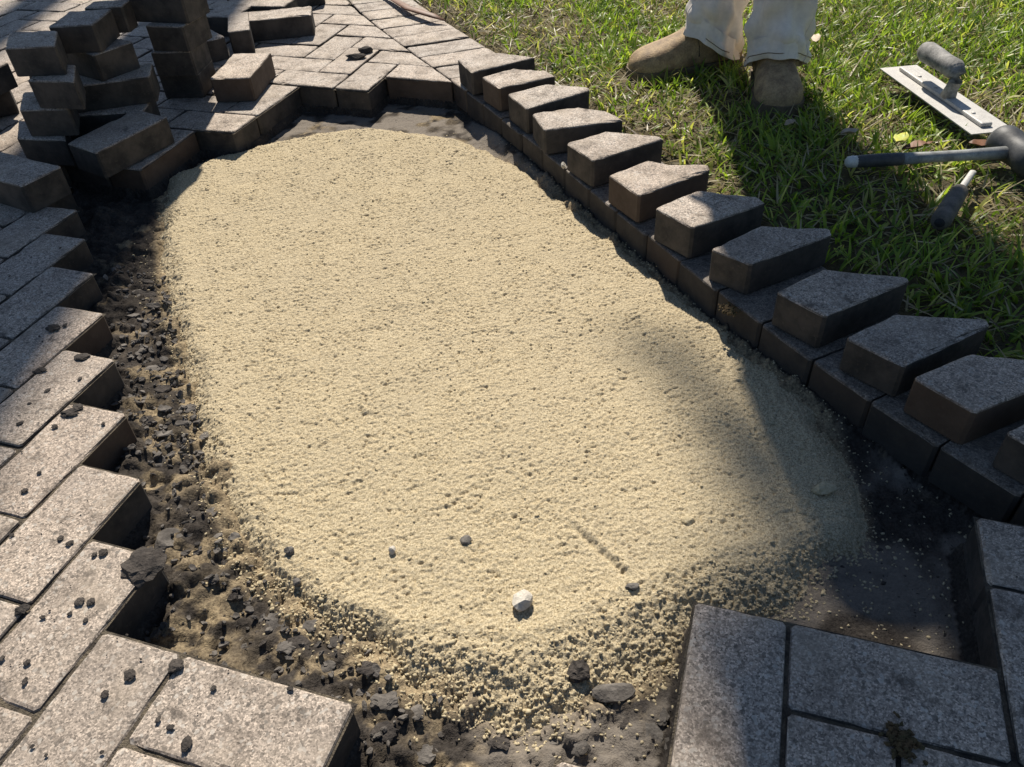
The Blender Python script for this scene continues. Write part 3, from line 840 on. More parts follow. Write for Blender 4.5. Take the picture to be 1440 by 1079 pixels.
for i, px_ in enumerate(LOOSE):
    poly = [unproj(u, v, .058)[:2] for u, v in px_]
    o = paver_obj('loose_cut_paver', poly, .059 + random.Random(i + 40).uniform(-.004, .003), .0012, 7000 + i, None, tilt=.0, chip=2.2)
    o.rotation_euler = (random.Random(i + 60).uniform(-.012, .012), random.Random(i + 80).uniform(-.012, .012), random.Random(i + 90).uniform(-.02, .02)); o.location.z += .0015
    tag(o, f'loose cut wedge-ended paver on the border course, {ORD[i]} from the flush far border bricks', 'paver', 'cut pavers laid along the border')

# ------------------------------------------------------------------ stacked and scattered whole pavers
def loose(c, ang, z0, wx, wy, hz, label, seed, group='loose pavers stacked by the pit', tilt=(0, 0)):
    ca, sa = math.cos(ang), math.sin(ang)
    poly = [(ca * x - sa * y, sa * x + ca * y) for x, y in ((-wx / 2, -wy / 2), (wx / 2, -wy / 2), (wx / 2, wy / 2), (-wx / 2, wy / 2))]
    V, F = paver_mesh(poly, hz, 0, seed, chip=.9)
    o = link('loose_paver', py_mesh('loose_paver', V, F), M['paver'])
    o.location = (c[0], c[1], z0); o.rotation_euler = (tilt[0], tilt[1], 0)
    return tag(o, label, 'paver', group)
def front(pl, pr, ztop, wx, wy, label, seed, hz=.0595, **kw):
    """a paver whose upper front edge runs between two pixels at height ztop"""
    A, B = unproj(*pl, ztop)[:2], unproj(*pr, ztop)[:2]
    d = (B - A) / np.linalg.norm(B - A); n_ = np.array([-d[1], d[0]])
    skew = kw.pop('skew', None)
    if skew is not None:
        m_ = (A + B) / 2; A, B = m_ - d * wx / 2, m_ + d * wx / 2; sk = np.array(skew)
        o = paver_obj('loose_paver', [A, B, B + sk, A + sk], ztop, ztop - hz, seed, None, chip=.9)
        return tag(o, label, 'paver', 'loose pavers stacked by the pit')
    c = (A + B) / 2 + n_ * wy / 2
    return loose(c, math.atan2(d[1], d[0]), ztop - hz, wx, wy, hz, label, seed, **kw)
h = .0605
front((3, 68), (80, 64), 4 * h, .108, .12, 'topmost paver of the four-high stack, its top speckled with dirt', 1, skew=(-.042, 0.115))
front((35, 113), (108, 115), 3 * h, .112, .12, 'third paver up in the four-high stack behind the paver lying askew', 2, skew=(-.042, 0.115))
front((22, 155), (100, 153), 2 * h, .112, .12, 'second paver up in the four-high stack behind the paver lying askew', 3, skew=(-.042, 0.115))
front((19, 194), (96, 198), 1 * h, .125, .11, 'lowest paver of the four-high stack, standing on the herringbone', 4, skew=(-.042, 0.105))
loose((-1.275, 1.80), .05, .0008, .11, .2, .0595, 'bottom paver of the two-high pile left of the four-high stack', 5)
loose((-1.27, 1.80), .02, .0613, .11, .2, .0595, 'upper paver of the two-high pile left of the four-high stack', 6)
front((69, 37.5), (128, 34), 4 * h, .10, .12, 'paver bridging a sunlit gap on top of the middle pile', 7)
front((129, 78), (188, 57.5), 3 * h, .105, .18, 'twisted paver third up in the middle pile below the bridging paver', 8)
front((109, 121), (183, 111), 2 * h, .20, .10, 'paver second up in the middle pile, under the twisted paver', 9)
front((108, 163), (172, 158), 1 * h, .20, .10, 'lowest paver of the middle pile, behind the paver lying askew on the rim', 10)
loose((-.905, 2.035), .0, 3 * h + .0006, .09, .06, .0595, 'cut half paver at the back of the middle pile beside the tower', 11)
for i, (l, r, z, nm) in enumerate([((222, 106), (278, 104), 1, 'lowest paver of the tall straight tower of pavers'), ((209, 74), (268, 72), 2, 'second paver up in the tall straight tower'), ((201, 36), (258, 37.5), 3, 'third paver up in the tall straight tower')]):
    front(l, r, z * h, .105, .115, nm, 20 + i)
A, B = unproj(184, 31, 3 * h)[:2], unproj(266, 34, 3 * h)[:2]
d = (B - A) / np.linalg.norm(B - A); c4 = (A + B) / 2 + np.array([-d[1], d[0]]) * .05
loose(c4, math.atan2(d[1], d[0]), 3 * h + .0006, .167, .1, .0595, 'long fourth paver up in the tall straight tower, overhanging left', 30)
for i, (dx, ang, nm) in enumerate([(.01, -.2, 'fifth paver up in the tall straight tower'), (.0, -.35, 'sixth paver up in the tall straight tower'), (.012, -.25, 'topmost paver of the tall straight tower')]):
    loose(c4 + np.array([dx, .004]), ang, (4 + i) * h + .0006, .15, .105, .0595, nm, 31 + i)
A, B = unproj(294.5, 110.7, .06)[:2], unproj(351, 109, .06)[:2]
front((294.5, 110.7), (351, 109), .0605, .104, .19, 'sunlit paver lying alone on the corner of the far rim', 40)
front((320, 45), (351, 41), .066, .062, .19, 'narrow cut paver pointing at the pit beside the square-lying paver', 41, hz=.065)
front((346, 30), (434.6, 21), .0605, .198, .1, 'whole paver lying square on the far herringbone beside the narrow cut one', 42)
loose((-.80, 2.66), -.25, .0008, .11, .2, .0595, 'shaded paver lying behind the tall tower', 43)
loose((-.78, 2.90), .25, .0008, .2, .1, .0595, 'paver lying far back behind the shaded one', 45)
front((347, 8), (400, 9), .0605, .12, .1, 'short paver lying behind the square-lying paver', 44)
loose((-1.33, 2.02), .5, .0008, .2, .1, .0595, 'paver lying flat behind the two-high pile', 60)
loose((-1.31, 2.03), -.35, .0613, .2, .1, .0595, 'paver lying crosswise on the flat one behind the two-high pile', 61)
loose((-.66, 2.86), .55, .0008, .2, .1, .0595, 'paver lying askew at the back of the far herringbone', 62)
loose((-.84, 2.40), -.95, .0008, .17, .09, .0595, 'dark paver lying flat right of the tall tower', 46)
# two big ones on the near rim
def quad_block(px, z, label, seed, hz=.0595):
    Q = [unproj(*p, z)[:2] for p in px]
    return tag(paver_obj('loose_paver', Q, z, z - hz, seed, None, chip=.9), label, 'paver', 'loose pavers stacked by the pit')
quad_block([(93, 201), (134.5, 215), (235.6, 164), (190, 153)], .0605, 'whole paver lying askew on the pit rim in front of the middle pile', 50)
A = unproj(86.5, 233.6, .0605)[:2]; B = unproj(29, 262, .0605)[:2]
d = (A - B); n_ = np.array([-d[1], d[0]]) / np.linalg.norm(d)
if n_[0] > 0: n_ = -n_
tag(paver_obj('loose_paver', [A, B, B + n_ * .2, A + n_ * .2], .0605, .001, 51, None, chip=.9), 'whole paver lying in shade on the staggered rim pavers below the four-high stack', 'paver', 'loose pavers stacked by the pit')

# ------------------------------------------------------------------ lawn
V = []; F = []
ys = np.concatenate([np.linspace(-6, .2, 12), np.linspace(.3, 4.6, 60), np.linspace(5, 30, 10)])
xs = np.concatenate([np.linspace(0, 2.6, 53), np.linspace(3, 30, 8)])
for yy in ys:
    p, nrm = in_normal(float(np.clip(yy, -.6, 4.6)))
    x0 = float(xin(yy)) + .197 / max(.5, -nrm[0]) if yy < 4.6 else float(xin(4.6)) + .2
    for j, xx in enumerate(xs):
        V.append((x0 + xx, yy, (-.045 if j == 0 else -.016) + .012 * (float(fbm(np.array([(x0 + xx) * 9]), np.array([yy * 9]), 90, 3)[0]) - .5)))
nx = len(xs)
for i in range(len(ys) - 1):
    for j in range(nx - 1): F.append((i * nx + j, i * nx + j + 1, (i + 1) * nx + j + 1, (i + 1) * nx + j))
tag(link('lawn', py_mesh('lawn', V, F, True), M['thatch']), kind='structure')

LP = [[tuple(unproj(u, v, .058)[:2]) for u, v in q] for q in LOOSE]
BOOTS = []      # filled before the grass is planted
def blades(cx, cy, n_per, length, width, lean, cols, seed):
    pass
def grow(n, region, L0, L1, W0, W1, seed, colf, flat=None, z0=-.014, clump=.03):
    r = np.random.default_rng(seed)
    x = r.uniform(region[0], region[1], n); y = r.uniform(region[2], region[3], n)
    # pull to clump centres
    gx, gy = np.floor(x / clump), np.floor(y / clump)
    hx = vnoise(gx + .01, gy + .01, 201); hy = vnoise(gx + 57.01, gy + .01, 202)
    ccx, ccy = (gx + .2 + .6 * hx) * clump, (gy + .2 + .6 * hy) * clump
    pull = r.uniform(.3, .9, n)
    bx, by = x + (ccx - x) * pull, y + (ccy - y) * pull
    dirx, diry = x - ccx + r.normal(0, .006, n), y - ccy + r.normal(0, .006, n)
    th = np.arctan2(diry, dirx) + r.normal(0, .5, n)
    return r, bx, by, th
def blade_mesh(name, bx, by, bz, th, L, W, tilt, bend, col, r):
    n = len(bx)
    segs = 4
    V = np.zeros((n, 2 * segs + 1, 3), np.float32)
    ux, uy = np.cos(th), np.sin(th); sx, sy = -uy, ux
    twist = r.normal(0, .35, n)
    px = bx.copy(); py = by.copy(); pz = bz.copy()
    prof = [.75, 1.0, .85, .5]
    for s in range(segs + 1):
        if s > 0:
            ang = tilt + bend * (s - .5) / segs           # from vertical
            px = px + np.sin(ang) * ux * L / segs; py = py + np.sin(ang) * uy * L / segs; pz = pz + np.cos(ang) * L / segs
        pz = np.maximum(pz, bz - .002)
        if s < segs:
            ww = W * prof[s] / 2
            tz = np.sin(twist) * ww
            V[:, 2 * s, 0] = px + sx * ww; V[:, 2 * s, 1] = py + sy * ww; V[:, 2 * s, 2] = pz + tz
            V[:, 2 * s + 1, 0] = px - sx * ww; V[:, 2 * s + 1, 1] = py - sy * ww; V[:, 2 * s + 1, 2] = pz - tz
        else:
            V[:, 2 * segs, 0] = px; V[:, 2 * segs, 1] = py; V[:, 2 * segs, 2] = pz
    f = []
    for s in range(segs - 1):
        a = 2 * s; f += [(a, a + 1, a + 3), (a, a + 3, a + 2)]
    a = 2 * (segs - 1); f.append((a, a + 1, a + 2))
    k = 2 * segs + 1
    F = (np.array(f)[None] + (np.arange(n) * k)[:, None, None]).reshape(-1, 3)
    C = np.repeat(col, k, 0)
    return np_mesh(name, V.reshape(-1, 3), F, True, {'col': C})
def outer_d(x, y):
    """distance of a point beyond the outer edge of the border course"""
    return (x - xin(y)) * .9 - .19
def dry_mask(x, y):
    m = fbm(x * 5.5, y * 5.5, 210, 3)
    d = np.maximum(sstep(.47, .60, m) * .85, .8 * sstep(.13, .02, outer_d(x, y)) * sstep(.9, 1.2, y))
    for (u, v, rad) in [(1390, 300, .22), (1330, 260, .10), (1300, 215, .09), (900, 190, .13), (820, 150, .12), (690, 40, .1), (640, 15, .12), (1240, 190, .06), (760, 60, .10), (960, 170, .12), (860, 120, .10), (1250, 170, .08), (1380, 340, .10), (1050, 30, .08)]:
        p = unproj(u, v)
        d = np.maximum(d, .95 * np.exp(-((x - p[0]) ** 2 + (y - p[1]) ** 2) / (2 * (rad * .6) ** 2)))
    lush = unproj(1180, 380); lush2 = unproj(1250, 40)
    for p, rad in ((lush, .3), (lush2, .35)):
        d = d * (1 - .85 * np.exp(-((x - p[0]) ** 2 + (y - p[1]) ** 2) / (2 * rad ** 2)))
    return np.clip(d, 0, 1)
def keep_out(x, y):
    ok = outer_d(x, y) > .012
    for q in LP:
        q = np.array(q)
        ok &= poly_sd(x, y, q) < .002
    return ok

# ------------------------------------------------------------------ the worker (only boots and trouser cuffs reach into the frame; the rest casts the shadow)
GZ = -.012
L_TOE, L_HEEL = np.array([.352, 2.045]), np.array([.655, 2.115])
R_TOE, R_HEEL = np.array([.655, 1.745]), np.array([.702, 2.035])
def boot_mesh(toe, heel, wscale=1.16):
    ax = Vector((*(toe - heel), 0)); L = ax.length; ax.normalize(); side = Vector((-ax.y, ax.x, 0))
    prof = [(0, .012, .05), (.02, .026, .085), (.08, .034, .115), (.18, .038, .135), (.28, .039, .140), (.38, .038, .128), (.47, .039, .108), (.56, .042, .092), (.66, .046, .080), (.76, .049, .072), (.84, .048, .067), (.90, .044, .061), (.95, .036, .053), (.985, .022, .042), (1.0, .006, .030)]
    n = 20; V = []; F = []
    for s, w_, t_ in prof:
        c = Vector((*heel, GZ)) + ax * (s * L)
        w_ *= wscale; t_ *= 1.0
        for k in range(n):
            th = 2 * math.pi * k / n
            cx_, sx_ = math.cos(th), math.sin(th)
            ex = .62
            x = math.copysign(abs(cx_) ** ex, cx_) * w_
            zz = math.copysign(abs(sx_) ** (.75 if sx_ > 0 else .4), sx_)
            z = t_ * .42 + (t_ * .58 if zz > 0 else t_ * .42 - .012) * zz
            x *= 1 - .12 * max(0, zz)
            cre = .0018 * math.sin(s * 70 + x * 40) * (1 if .5 < s < .78 else 0) * max(0, zz)
            V.append(c + side * x + Vector((0, 0, z + .001 + cre)))
    for i in range(len(prof) - 1):
        for k in range(n): F.append((i * n + k, i * n + (k + 1) % n, (i + 1) * n + (k + 1) % n, (i + 1) * n + k))
    F.append(tuple(range(n - 1, -1, -1))); F.append(tuple((len(prof) - 1) * n + k for k in range(n)))
    # shaft
    a = Vector((*heel, 0)) + ax * (.24 * L)
    return V, F
def sole_mesh(toe, heel, wscale=1.2):
    ax = Vector((*(toe - heel), 0)); L = ax.length; ax.normalize(); side = Vector((-ax.y, ax.x, 0))
    prof = [(-.012, .012), (.02, .028), (.1, .036), (.25, .037), (.4, .035), (.55, .041), (.7, .049), (.82, .050), (.91, .045), (.97, .033), (1.008, .012)]
    lo, hi = [], []
    for s, w_ in prof: lo.append((s, w_ * wscale))
    ring = [Vector((*heel, 0)) + ax * (s * L) + side * w_ for s, w_ in lo] + [Vector((*heel, 0)) + ax * (s * L) - side * w_ for s, w_ in reversed(lo)]
    n = len(ring)
    V = [p + Vector((0, 0, GZ - .004)) for p in ring] + [p + Vector((0, 0, GZ + .021)) for p in ring]
    F = [(k, (k + 1) % n, n + (k + 1) % n, n + k) for k in range(n)] + [tuple(range(n - 1, -1, -1)), tuple(range(n, 2 * n))]
    return V, F
def trouser_leg(path, radii, toe_dir, hem_front, hem_back, seed, n=56, rows=46):
    """cloth tube with folds that gathers over the boot"""
    P = np.array(path, float); r = random.Random(seed)
    t = np.linspace(0, 1, len(P)); V = []; F = []
    ta = math.atan2(toe_dir[1], toe_dir[0])
    zt = P[-1][2]
    ph = [r.uniform(0, 6.28) for _ in range(6)]
    for i in range(rows):
        f = (i / (rows - 1)) ** 1.7
        for k in range(n):
            th = 2 * math.pi * k / n
            front_ = .5 + .5 * math.cos(th - ta)
            zh = hem_back + (hem_front - hem_back) * front_ ** 1.5
            z = zh + (zt - zh) * f
            fz = np.interp(z, P[:, 2], np.arange(len(P)))
            c = np.array([np.interp(fz, np.arange(len(P)), P[:, d]) for d in (0, 1)])
            rad = np.interp(fz, np.arange(len(P)), radii)
            low = math.exp(-max(0, z - zh) / .14)
            rad *= 1 + .22 * low * max(0, math.cos(th - ta)) - .03 * low
            fold = .0085 * math.sin((z - zh) * 62 + 2.2 * math.sin(th * 2 + ph[0]) + ph[1]) * math.exp(-((z - zh - .10) / .09) ** 2)
            fold += .0065 * math.sin(th * 5 + ph[2] + z * 14) * math.exp(-z / .6) + .004 * math.sin(th * 9 + ph[3] - z * 23)
            fold += .004 * math.sin((z - zh) * 120 + th * 3 + ph[4]) * low
            hem = .0022 if (z - zh) < .022 else 0                 # turned-up hem stands proud
            rr = rad + fold + hem
            V.append((c[0] + rr * math.cos(th), c[1] + rr * math.sin(th), z))
    for i in range(rows - 1):
        for k in range(n): F.append((i * n + k, i * n + (k + 1) % n, (i + 1) * n + (k + 1) % n, (i + 1) * n + k))
    # inside of the hem so that the cloth has thickness
    b = len(V)
    for k in range(n):
        x, y_, z = V[k]; c = P[0]
        V.append((c[0] + (x - c[0]) * .965, c[1] + (y_ - c[1]) * .965, z + .001))
    for k in range(n):
        x, y_, z = V[b + k]; V.append((x, y_, z + .05))
    for k in range(n):
        F.append((b + k, b + (k + 1) % n, (k + 1) % n, k)); F.append((b + n + k, b + n + (k + 1) % n, b + (k + 1) % n, b + k))
    return V, F

ANK_L, ANK_R = np.array([.570, 2.065]), np.array([.684, 1.925])
# continuous body grown over a posed skeleton
J = {'pelvis': (.600, 2.06, .95, .13), 'waist': (.585, 2.05, 1.10, .125), 'chest': (.560, 2.04, 1.30, .135), 'neck0': (.520, 2.03, 1.46, .07), 'neck': (.445, 2.01, 1.52, .052), 'head0': (.360, 1.985, 1.575, .07), 'head': (.315, 1.97, 1.64, .088), 'crown': (.30, 1.965, 1.71, .07),
     'hipL': (.525, 2.08, .90, .10), 'kneeL': (.560, 2.06, .50, .062), 'ankL': (ANK_L[0] + .01, ANK_L[1], .13, .030), 'footL': (.56, 2.075, .05, .022),
     'hipR': (.690, 2.04, .90, .10), 'kneeR': (.690, 1.97, .50, .062), 'ankR': (ANK_R[0], ANK_R[1] + .02, .13, .030), 'footR': (.675, 1.93, .05, .022),
     'shL': (.365, 2.05, 1.41, .062), 'elL': (.345, 2.09, 1.14, .046), 'wrL': (.355, 2.03, .91, .031), 'haL': (.36, 2.01, .84, .034),
     'shR': (.735, 2.03, 1.41, .062), 'elR': (.835, 1.98, 1.13, .046), 'wrR': (.815, 1.84, .93, .031), 'haR': (.805, 1.80, .85, .034)}
ED = [('pelvis', 'waist'), ('waist', 'chest'), ('chest', 'neck0'), ('neck0', 'neck'), ('neck', 'head0'), ('head0', 'head'), ('head', 'crown'),
      ('pelvis', 'hipL'), ('hipL', 'kneeL'), ('kneeL', 'ankL'), ('ankL', 'footL'), ('pelvis', 'hipR'), ('hipR', 'kneeR'), ('kneeR', 'ankR'), ('ankR', 'footR'),
      ('chest', 'shL'), ('shL', 'elL'), ('elL', 'wrL'), ('wrL', 'haL'), ('chest', 'shR'), ('shR', 'elR'), ('elR', 'wrR'), ('wrR', 'haR')]
for sd_, base, dirs in (('L', J['haL'], (.05, -.15, -.98)), ('R', J['haR'], (-.05, -.15, -.98))):
    d0 = Vector(dirs).normalized(); s0 = d0.cross(Vector((.3, 1, .1))).normalized()
    for fi, (off, ln) in enumerate([(-.030, .062), (-.011, .075), (.009, .080), (.028, .070)]):
        p0 = Vector(base[:3]) + s0 * off + d0 * .03
        J[f'f{sd_}{fi}a'] = (*p0, .0095); J[f'f{sd_}{fi}b'] = (*(p0 + d0 * ln * .5), .0088)
        J[f'f{sd_}{fi}c'] = (*(p0 + d0 * ln * .85 + Vector((0, -.012, -.008))), .0075)
        ED += [('ha' + sd_, f'f{sd_}{fi}a'), (f'f{sd_}{fi}a', f'f{sd_}{fi}b'), (f'f{sd_}{fi}b', f'f{sd_}{fi}c')]
    p0 = Vector(base[:3]) - s0 * .036 - d0 * .012
    J[f't{sd_}a'] = (*p0, .011); J[f't{sd_}b'] = (*(p0 - s0 * .022 + d0 * .028), .0095)
    ED += [('ha' + sd_, f't{sd_}a'), (f't{sd_}a', f't{sd_}b')]
def skin_obj(name, names, edges, mat, parent=None, grow_=0.0, root='pelvis'):
    ids = {n_: i for i, n_ in enumerate(names)}
    me = bpy.data.meshes.new(name)
    me.from_pydata([J[n_][:3] for n_ in names], [(ids[a], ids[b]) for a, b in edges], [])
    o = link(name, me, mat, parent)
    if not me.skin_vertices: me.attributes  # layer is added by the modifier below
    o.modifiers.new('skin', 'SKIN')
    if not len(me.skin_vertices):
        bpy.context.view_layer.objects.active = o
        me.skin_vertices.new() if hasattr(me.skin_vertices, 'new') else bpy.ops.mesh.customdata_skin_add()
    sv = me.skin_vertices[0].data
    for n_, i in ids.items():
        r_v = J[n_][3] + grow_; sv[i].radius = (r_v, r_v); sv[i].use_root = (n_ == root)
    s2 = o.modifiers.new('sub', 'SUBSURF'); s2.levels = 2; s2.render_levels = 2
    return o
person = skin_obj('person', list(J), ED, M['skin'])
tag(person, 'worker in tan pull-on boots and dusty pale trousers standing on the lawn', 'person')
sh_names_unused = ['waist', 'chest', 'neck0', 'shL', 'elL', 'shR', 'elR', 'pelvis']
SH = tube([(.600, 2.06, .84), (.598, 2.058, .93), (.592, 2.055, 1.05), (.580, 2.05, 1.20), (.565, 2.045, 1.34), (.550, 2.04, 1.43), (.535, 2.03, 1.49), (.52, 2.02, 1.52)], [.215, .235, .225, .20, .19, .18, .10, .06], 32, squash=[.62, .62, .62, .65, .68, .62, .7, .9])
sl = []
for a_, e_, w_ in (('shL', 'elL', 'wrL'), ('shR', 'elR', 'wrR')):
    A3, E3, W3 = Vector(J[a_][:3]), Vector(J[e_][:3]), Vector(J[w_][:3])
    sl.append(tube([A3.lerp(Vector(J['chest'][:3]) + Vector((0, 0, .1)), .3), A3, A3.lerp(E3, .5), E3, E3.lerp(W3, .5), W3], [.07, .068, .05, .046, .040, .036], 18))
link('shirt', py_mesh('shirt', *merge(SH, *sl), True), M['shirt'], person)
TL = trouser_leg([(*ANK_L, .03), (*ANK_L, .12), (.565, 2.07, .30), (.560, 2.065, .5), (.545, 2.08, .75), (.545, 2.075, .93)], [.062, .063, .068, .085, .105, .115], L_TOE - L_HEEL, .085, .015, 3)
TR = trouser_leg([(*ANK_R, .03), (*ANK_R, .12), (.680, 1.95, .30), (.690, 1.975, .5), (.680, 2.02, .75), (.665, 2.05, .93)], [.066, .067, .072, .085, .105, .115], R_TOE - R_HEEL, .082, .015, 4)
TP = tube([(.600, 2.06, .78), (.600, 2.06, .86), (.600, 2.06, .95), (.592, 2.055, 1.05)], [.13, .185, .185, .165], 24, squash=[.8, .8, .78, .8])
link('trousers', py_mesh('trousers', *merge(TL, TR, TP), True), M['trouser'], person)
tro = [o_ for o_ in person.children if o_.name.startswith('trousers')][0]
for leg_, th_k in ((TL, 30), (TR, 50), (TL, 3), (TR, 20)):
    LVv = [Vector(v_) for v_ in leg_[0]]; nn_, rows_ = 56, 46
    col_ = [LVv[i_ * nn_ + th_k % nn_] for i_ in range(1, rows_ - 8)]
    link('side_seam', py_mesh('side_seam', *tube(col_, [.0018] * len(col_), 6), True), M['trouser'], tro)
for leg_ in (TL, TR):
    ring_ = [Vector(leg_[0][4 * 56 + k_ % 56]) for k_ in range(57)]
    link('hem_stitch', py_mesh('hem_stitch', *tube(ring_, [.0011] * 57, 5), True), M['sole'], tro)
for toe, heel in ((L_TOE, L_HEEL), (R_TOE, R_HEEL)):
    b_ = link('boot', py_mesh('boot', *boot_mesh(toe, heel), True), M['boot'], person)
    s3 = b_.modifiers.new('sub', 'SUBSURF'); s3.levels = 1; s3.render_levels = 1
    axb = Vector((*(toe - heel), 0)); Lb = axb.length; axb.normalize(); sdb = Vector((-axb.y, axb.x, 0))
    for s_, hw_, tp_ in ((.50, .046, .104), (.86, .055, .068)):
        ring = []
        for k_ in range(13):
            th_ = math.pi * k_ / 12; cxx = math.cos(th_)
            ring.append(Vector((*heel, GZ)) + axb * ((s_ + .05 * abs(cxx) ** 2 * (-1 if s_ < .6 else -.7)) * Lb) + sdb * (math.copysign(abs(cxx) ** .62, cxx) * hw_ * (1 - .12 * math.sin(th_) ** .75)) + Vector((0, 0, tp_ * .42 + tp_ * .585 * math.sin(th_) ** .75)))
        if s_ < .6: link('seam', py_mesh('seam', *tube(ring, [.0016] * 13, 6), True), M['sole'], b_)
    so = link('sole', py_mesh('sole', *sole_mesh(toe, heel)), M['sole'], b_)
hx, hy, hz_ = J['head'][:3]
V, F = tube([(hx, hy, 1.652), (hx, hy, 1.68), (hx, hy, 1.73), (hx, hy, 1.765), (hx, hy, 1.78)], [.10, .104, .098, .07, .01], 22)
V2, F2 = tube([(hx, hy, 1.652), (hx, hy, 1.658), (hx, hy, 1.666), (hx, hy, 1.67)], [.20, .201, .12, .098], 30)
link('sun_hat', py_mesh('sun_hat', *merge((V, F), (V2, F2)), True), M['paleleaf'], person)
V = []; F = []
for sx in (-1, 1):
    v, f = tube([(hx + sx * .033, hy - .083, 1.632), (hx + sx * .033, hy - .089, 1.632), (hx + sx * .033, hy - .092, 1.632)], [.012, .010, .002], 10); link('eye', py_mesh('eye', v, f, True), M['dark'], person)

link('nose', py_mesh('nose', *tube([(hx, hy - .08, 1.635), (hx, hy - .095, 1.615), (hx, hy - .105, 1.598), (hx, hy - .085, 1.59)], [.006, .010, .014, .006], 10), True), M['skin'], person)
link('mouth', py_mesh('mouth', *tube([(hx - .024, hy - .078, 1.57), (hx, hy - .085, 1.568), (hx + .024, hy - .078, 1.57)], [.003, .006, .003], 8), True), M['boot'], person)

# ------------------------------------------------------------------ tools on the lawn
TZ = .030
tA, tB = unproj(1243, 96, TZ), unproj(1398, 178, TZ)
tc = (tA + tB) / 2
bar0, bar1 = Vector(unproj(1271, 95.6, TZ + .006)), Vector(unproj(1388, 176, TZ + .006))
ax = (bar1 - bar0).normalized(); ay = Vector((-ax.y, ax.x, 0)); az = Vector((0, 0, 1))
ctr = (bar0 + bar1) / 2 - Vector((0, 0, .006))
trowel = empty('finishing_trowel', ctr)
tag(trowel, 'dusty steel finishing trowel with a round grey handle lying on the grass', 'trowel')
def local(V, o): return [Vector(v) - o.location for v in V]
HL, HW = .196, .046
V, F = box(ctr, ax, ay, az, HL, HW, .0012)
bl = link('blade', py_mesh('blade', local(V, trowel), F), M['steel'], trowel)
V, F = box(ctr + az * .0058 , ax, ay, az, .172, .0125, .0045)
o = link('mounting_bar', py_mesh('mounting_bar', local(V, trowel), F), M['steel'], trowel); bevel(o, .003)
p0 = Vector(unproj(1341, 134.5, TZ + .010)); 
p0 = ctr + ax * (p0 - ctr).dot(ax) + az * .010
g0 = p0 - ax * .002 + az * .056
post = [p0, p0 + az * .018 + ax * .004, p0 + az * .036 + ax * .010, p0 + az * .05 + ax * .008, p0 + az * .058 - ax * .004, g0 - ax * .02]
link('post', py_mesh('post', *(lambda v, f: (local(v, trowel), f))(*tube(post, [.017, .0135, .014, .0165, .018, .016], 16)), True), M['plastic'], trowel)
gp = [g0 + ax * .012, g0 + ax * .006, g0 - ax * .004, g0 - ax * .04, g0 - ax * .08, g0 - ax * .115, g0 - ax * .128, g0 - ax * .132]
link('grip', py_mesh('grip', *(lambda v, f: (local(v, trowel), f))(*tube(gp, [.008, .0165, .0205, .0195, .0215, .0225, .019, .009], 20)), True), M['plastic'], trowel)
V = []; F = []
for s_ in (-.10, -.03, .12):
    v, f = tube([ctr + ax * s_ + az * .0098, ctr + ax * s_ + az * .0125], [.005, .0035], 10); link('rivet', py_mesh('rivet', local(v, trowel), f, True), M['steel'], trowel)


m0, m1 = Vector(unproj(1192, 228, .032)), Vector(unproj(1432, 214, .036))
mallet = empty('rubber_mallet', (m0 + m1) / 2)
tag(mallet, 'black rubber mallet with a white-tipped handle lying on the grass below the trowel', 'mallet')
ax = (m1 - m0).normalized(); ay = Vector((-ax.y, ax.x, 0)).normalized(); az = ax.cross(ay)
pts = [m0 + ax * t_ for t_ in (.012, .02, .06, .10, .104, .16, .22, .30)]
link('handle', py_mesh('handle', *(lambda v, f: (local(v, mallet), f))(*tube(pts[4:], [.0115, .0105, .0105, .0125], 16)), True), M['fibre'], mallet)
link('grip', py_mesh('grip', *(lambda v, f: (local(v, mallet), f))(*tube(pts[:5], [.0105, .0118, .0128, .0125, .0118], 16)), True), M['rubber'], mallet)
link('tip', py_mesh('tip', *(lambda v, f: (local(v, mallet), f))(*tube([m0 - ax * .004, m0, m0 + ax * .008, m0 + ax * .018], [.006, .0105, .0118, .0112], 14)), True), M['white'], mallet)
hc = m1 + az * .0
hd = (ay * 1.0 + ax * -.12).normalized()
hp = [hc + hd * t_ for t_ in (-.060, -.058, -.050, -.030, -.018, .018, .030, .050, .058, .060)]
hd_o = link('head', py_mesh('head', *(lambda v, f: (local(v, mallet), f))(*tube(hp, [.022, .030, .033, .033, .028, .028, .033, .033, .030, .022], 26)), True), M['rubber'], mallet)

c0, c1, c2 = Vector(unproj(1323, 311, .020)), Vector(unproj(1350, 268, .022)), Vector(unproj(1366, 245, .024))
chisel = empty('screwdriver', (c0 + c1) / 2)
tag(chisel, 'old screwdriver with a worn grey handle lying on the bare dry grass patch', 'screwdriver')
ax = (c1 - c0); 
hp = [c0 + ax * t_ for t_ in (-.06, 0, .06, .45, .7, .86, .95, 1.0)]
link('handle', py_mesh('handle', *(lambda v, f: (local(v, chisel), f))(*tube(hp, [.013, .0165, .0172, .017, .0165, .0145, .0155, .011], 18)), True), M['woodgrip'], chisel)
link('shaft', py_mesh('shaft', *(lambda v, f: (local(v, chisel), f))(*tube([c1 - ax * .05, c1, c2, c2 + (c2 - c1).normalized() * .012], [.0075, .0065, .0062, .006], 12, squash=[1, 1, 1, .5])), True), M['steel'], chisel)
link('end_cap', py_mesh('end_cap', *(lambda v, f: (local(v, chisel), f))(*tube([c0 - ax * .075, c0 - ax * .055], [.0075, .009], 14)), True), M['dark'], chisel)

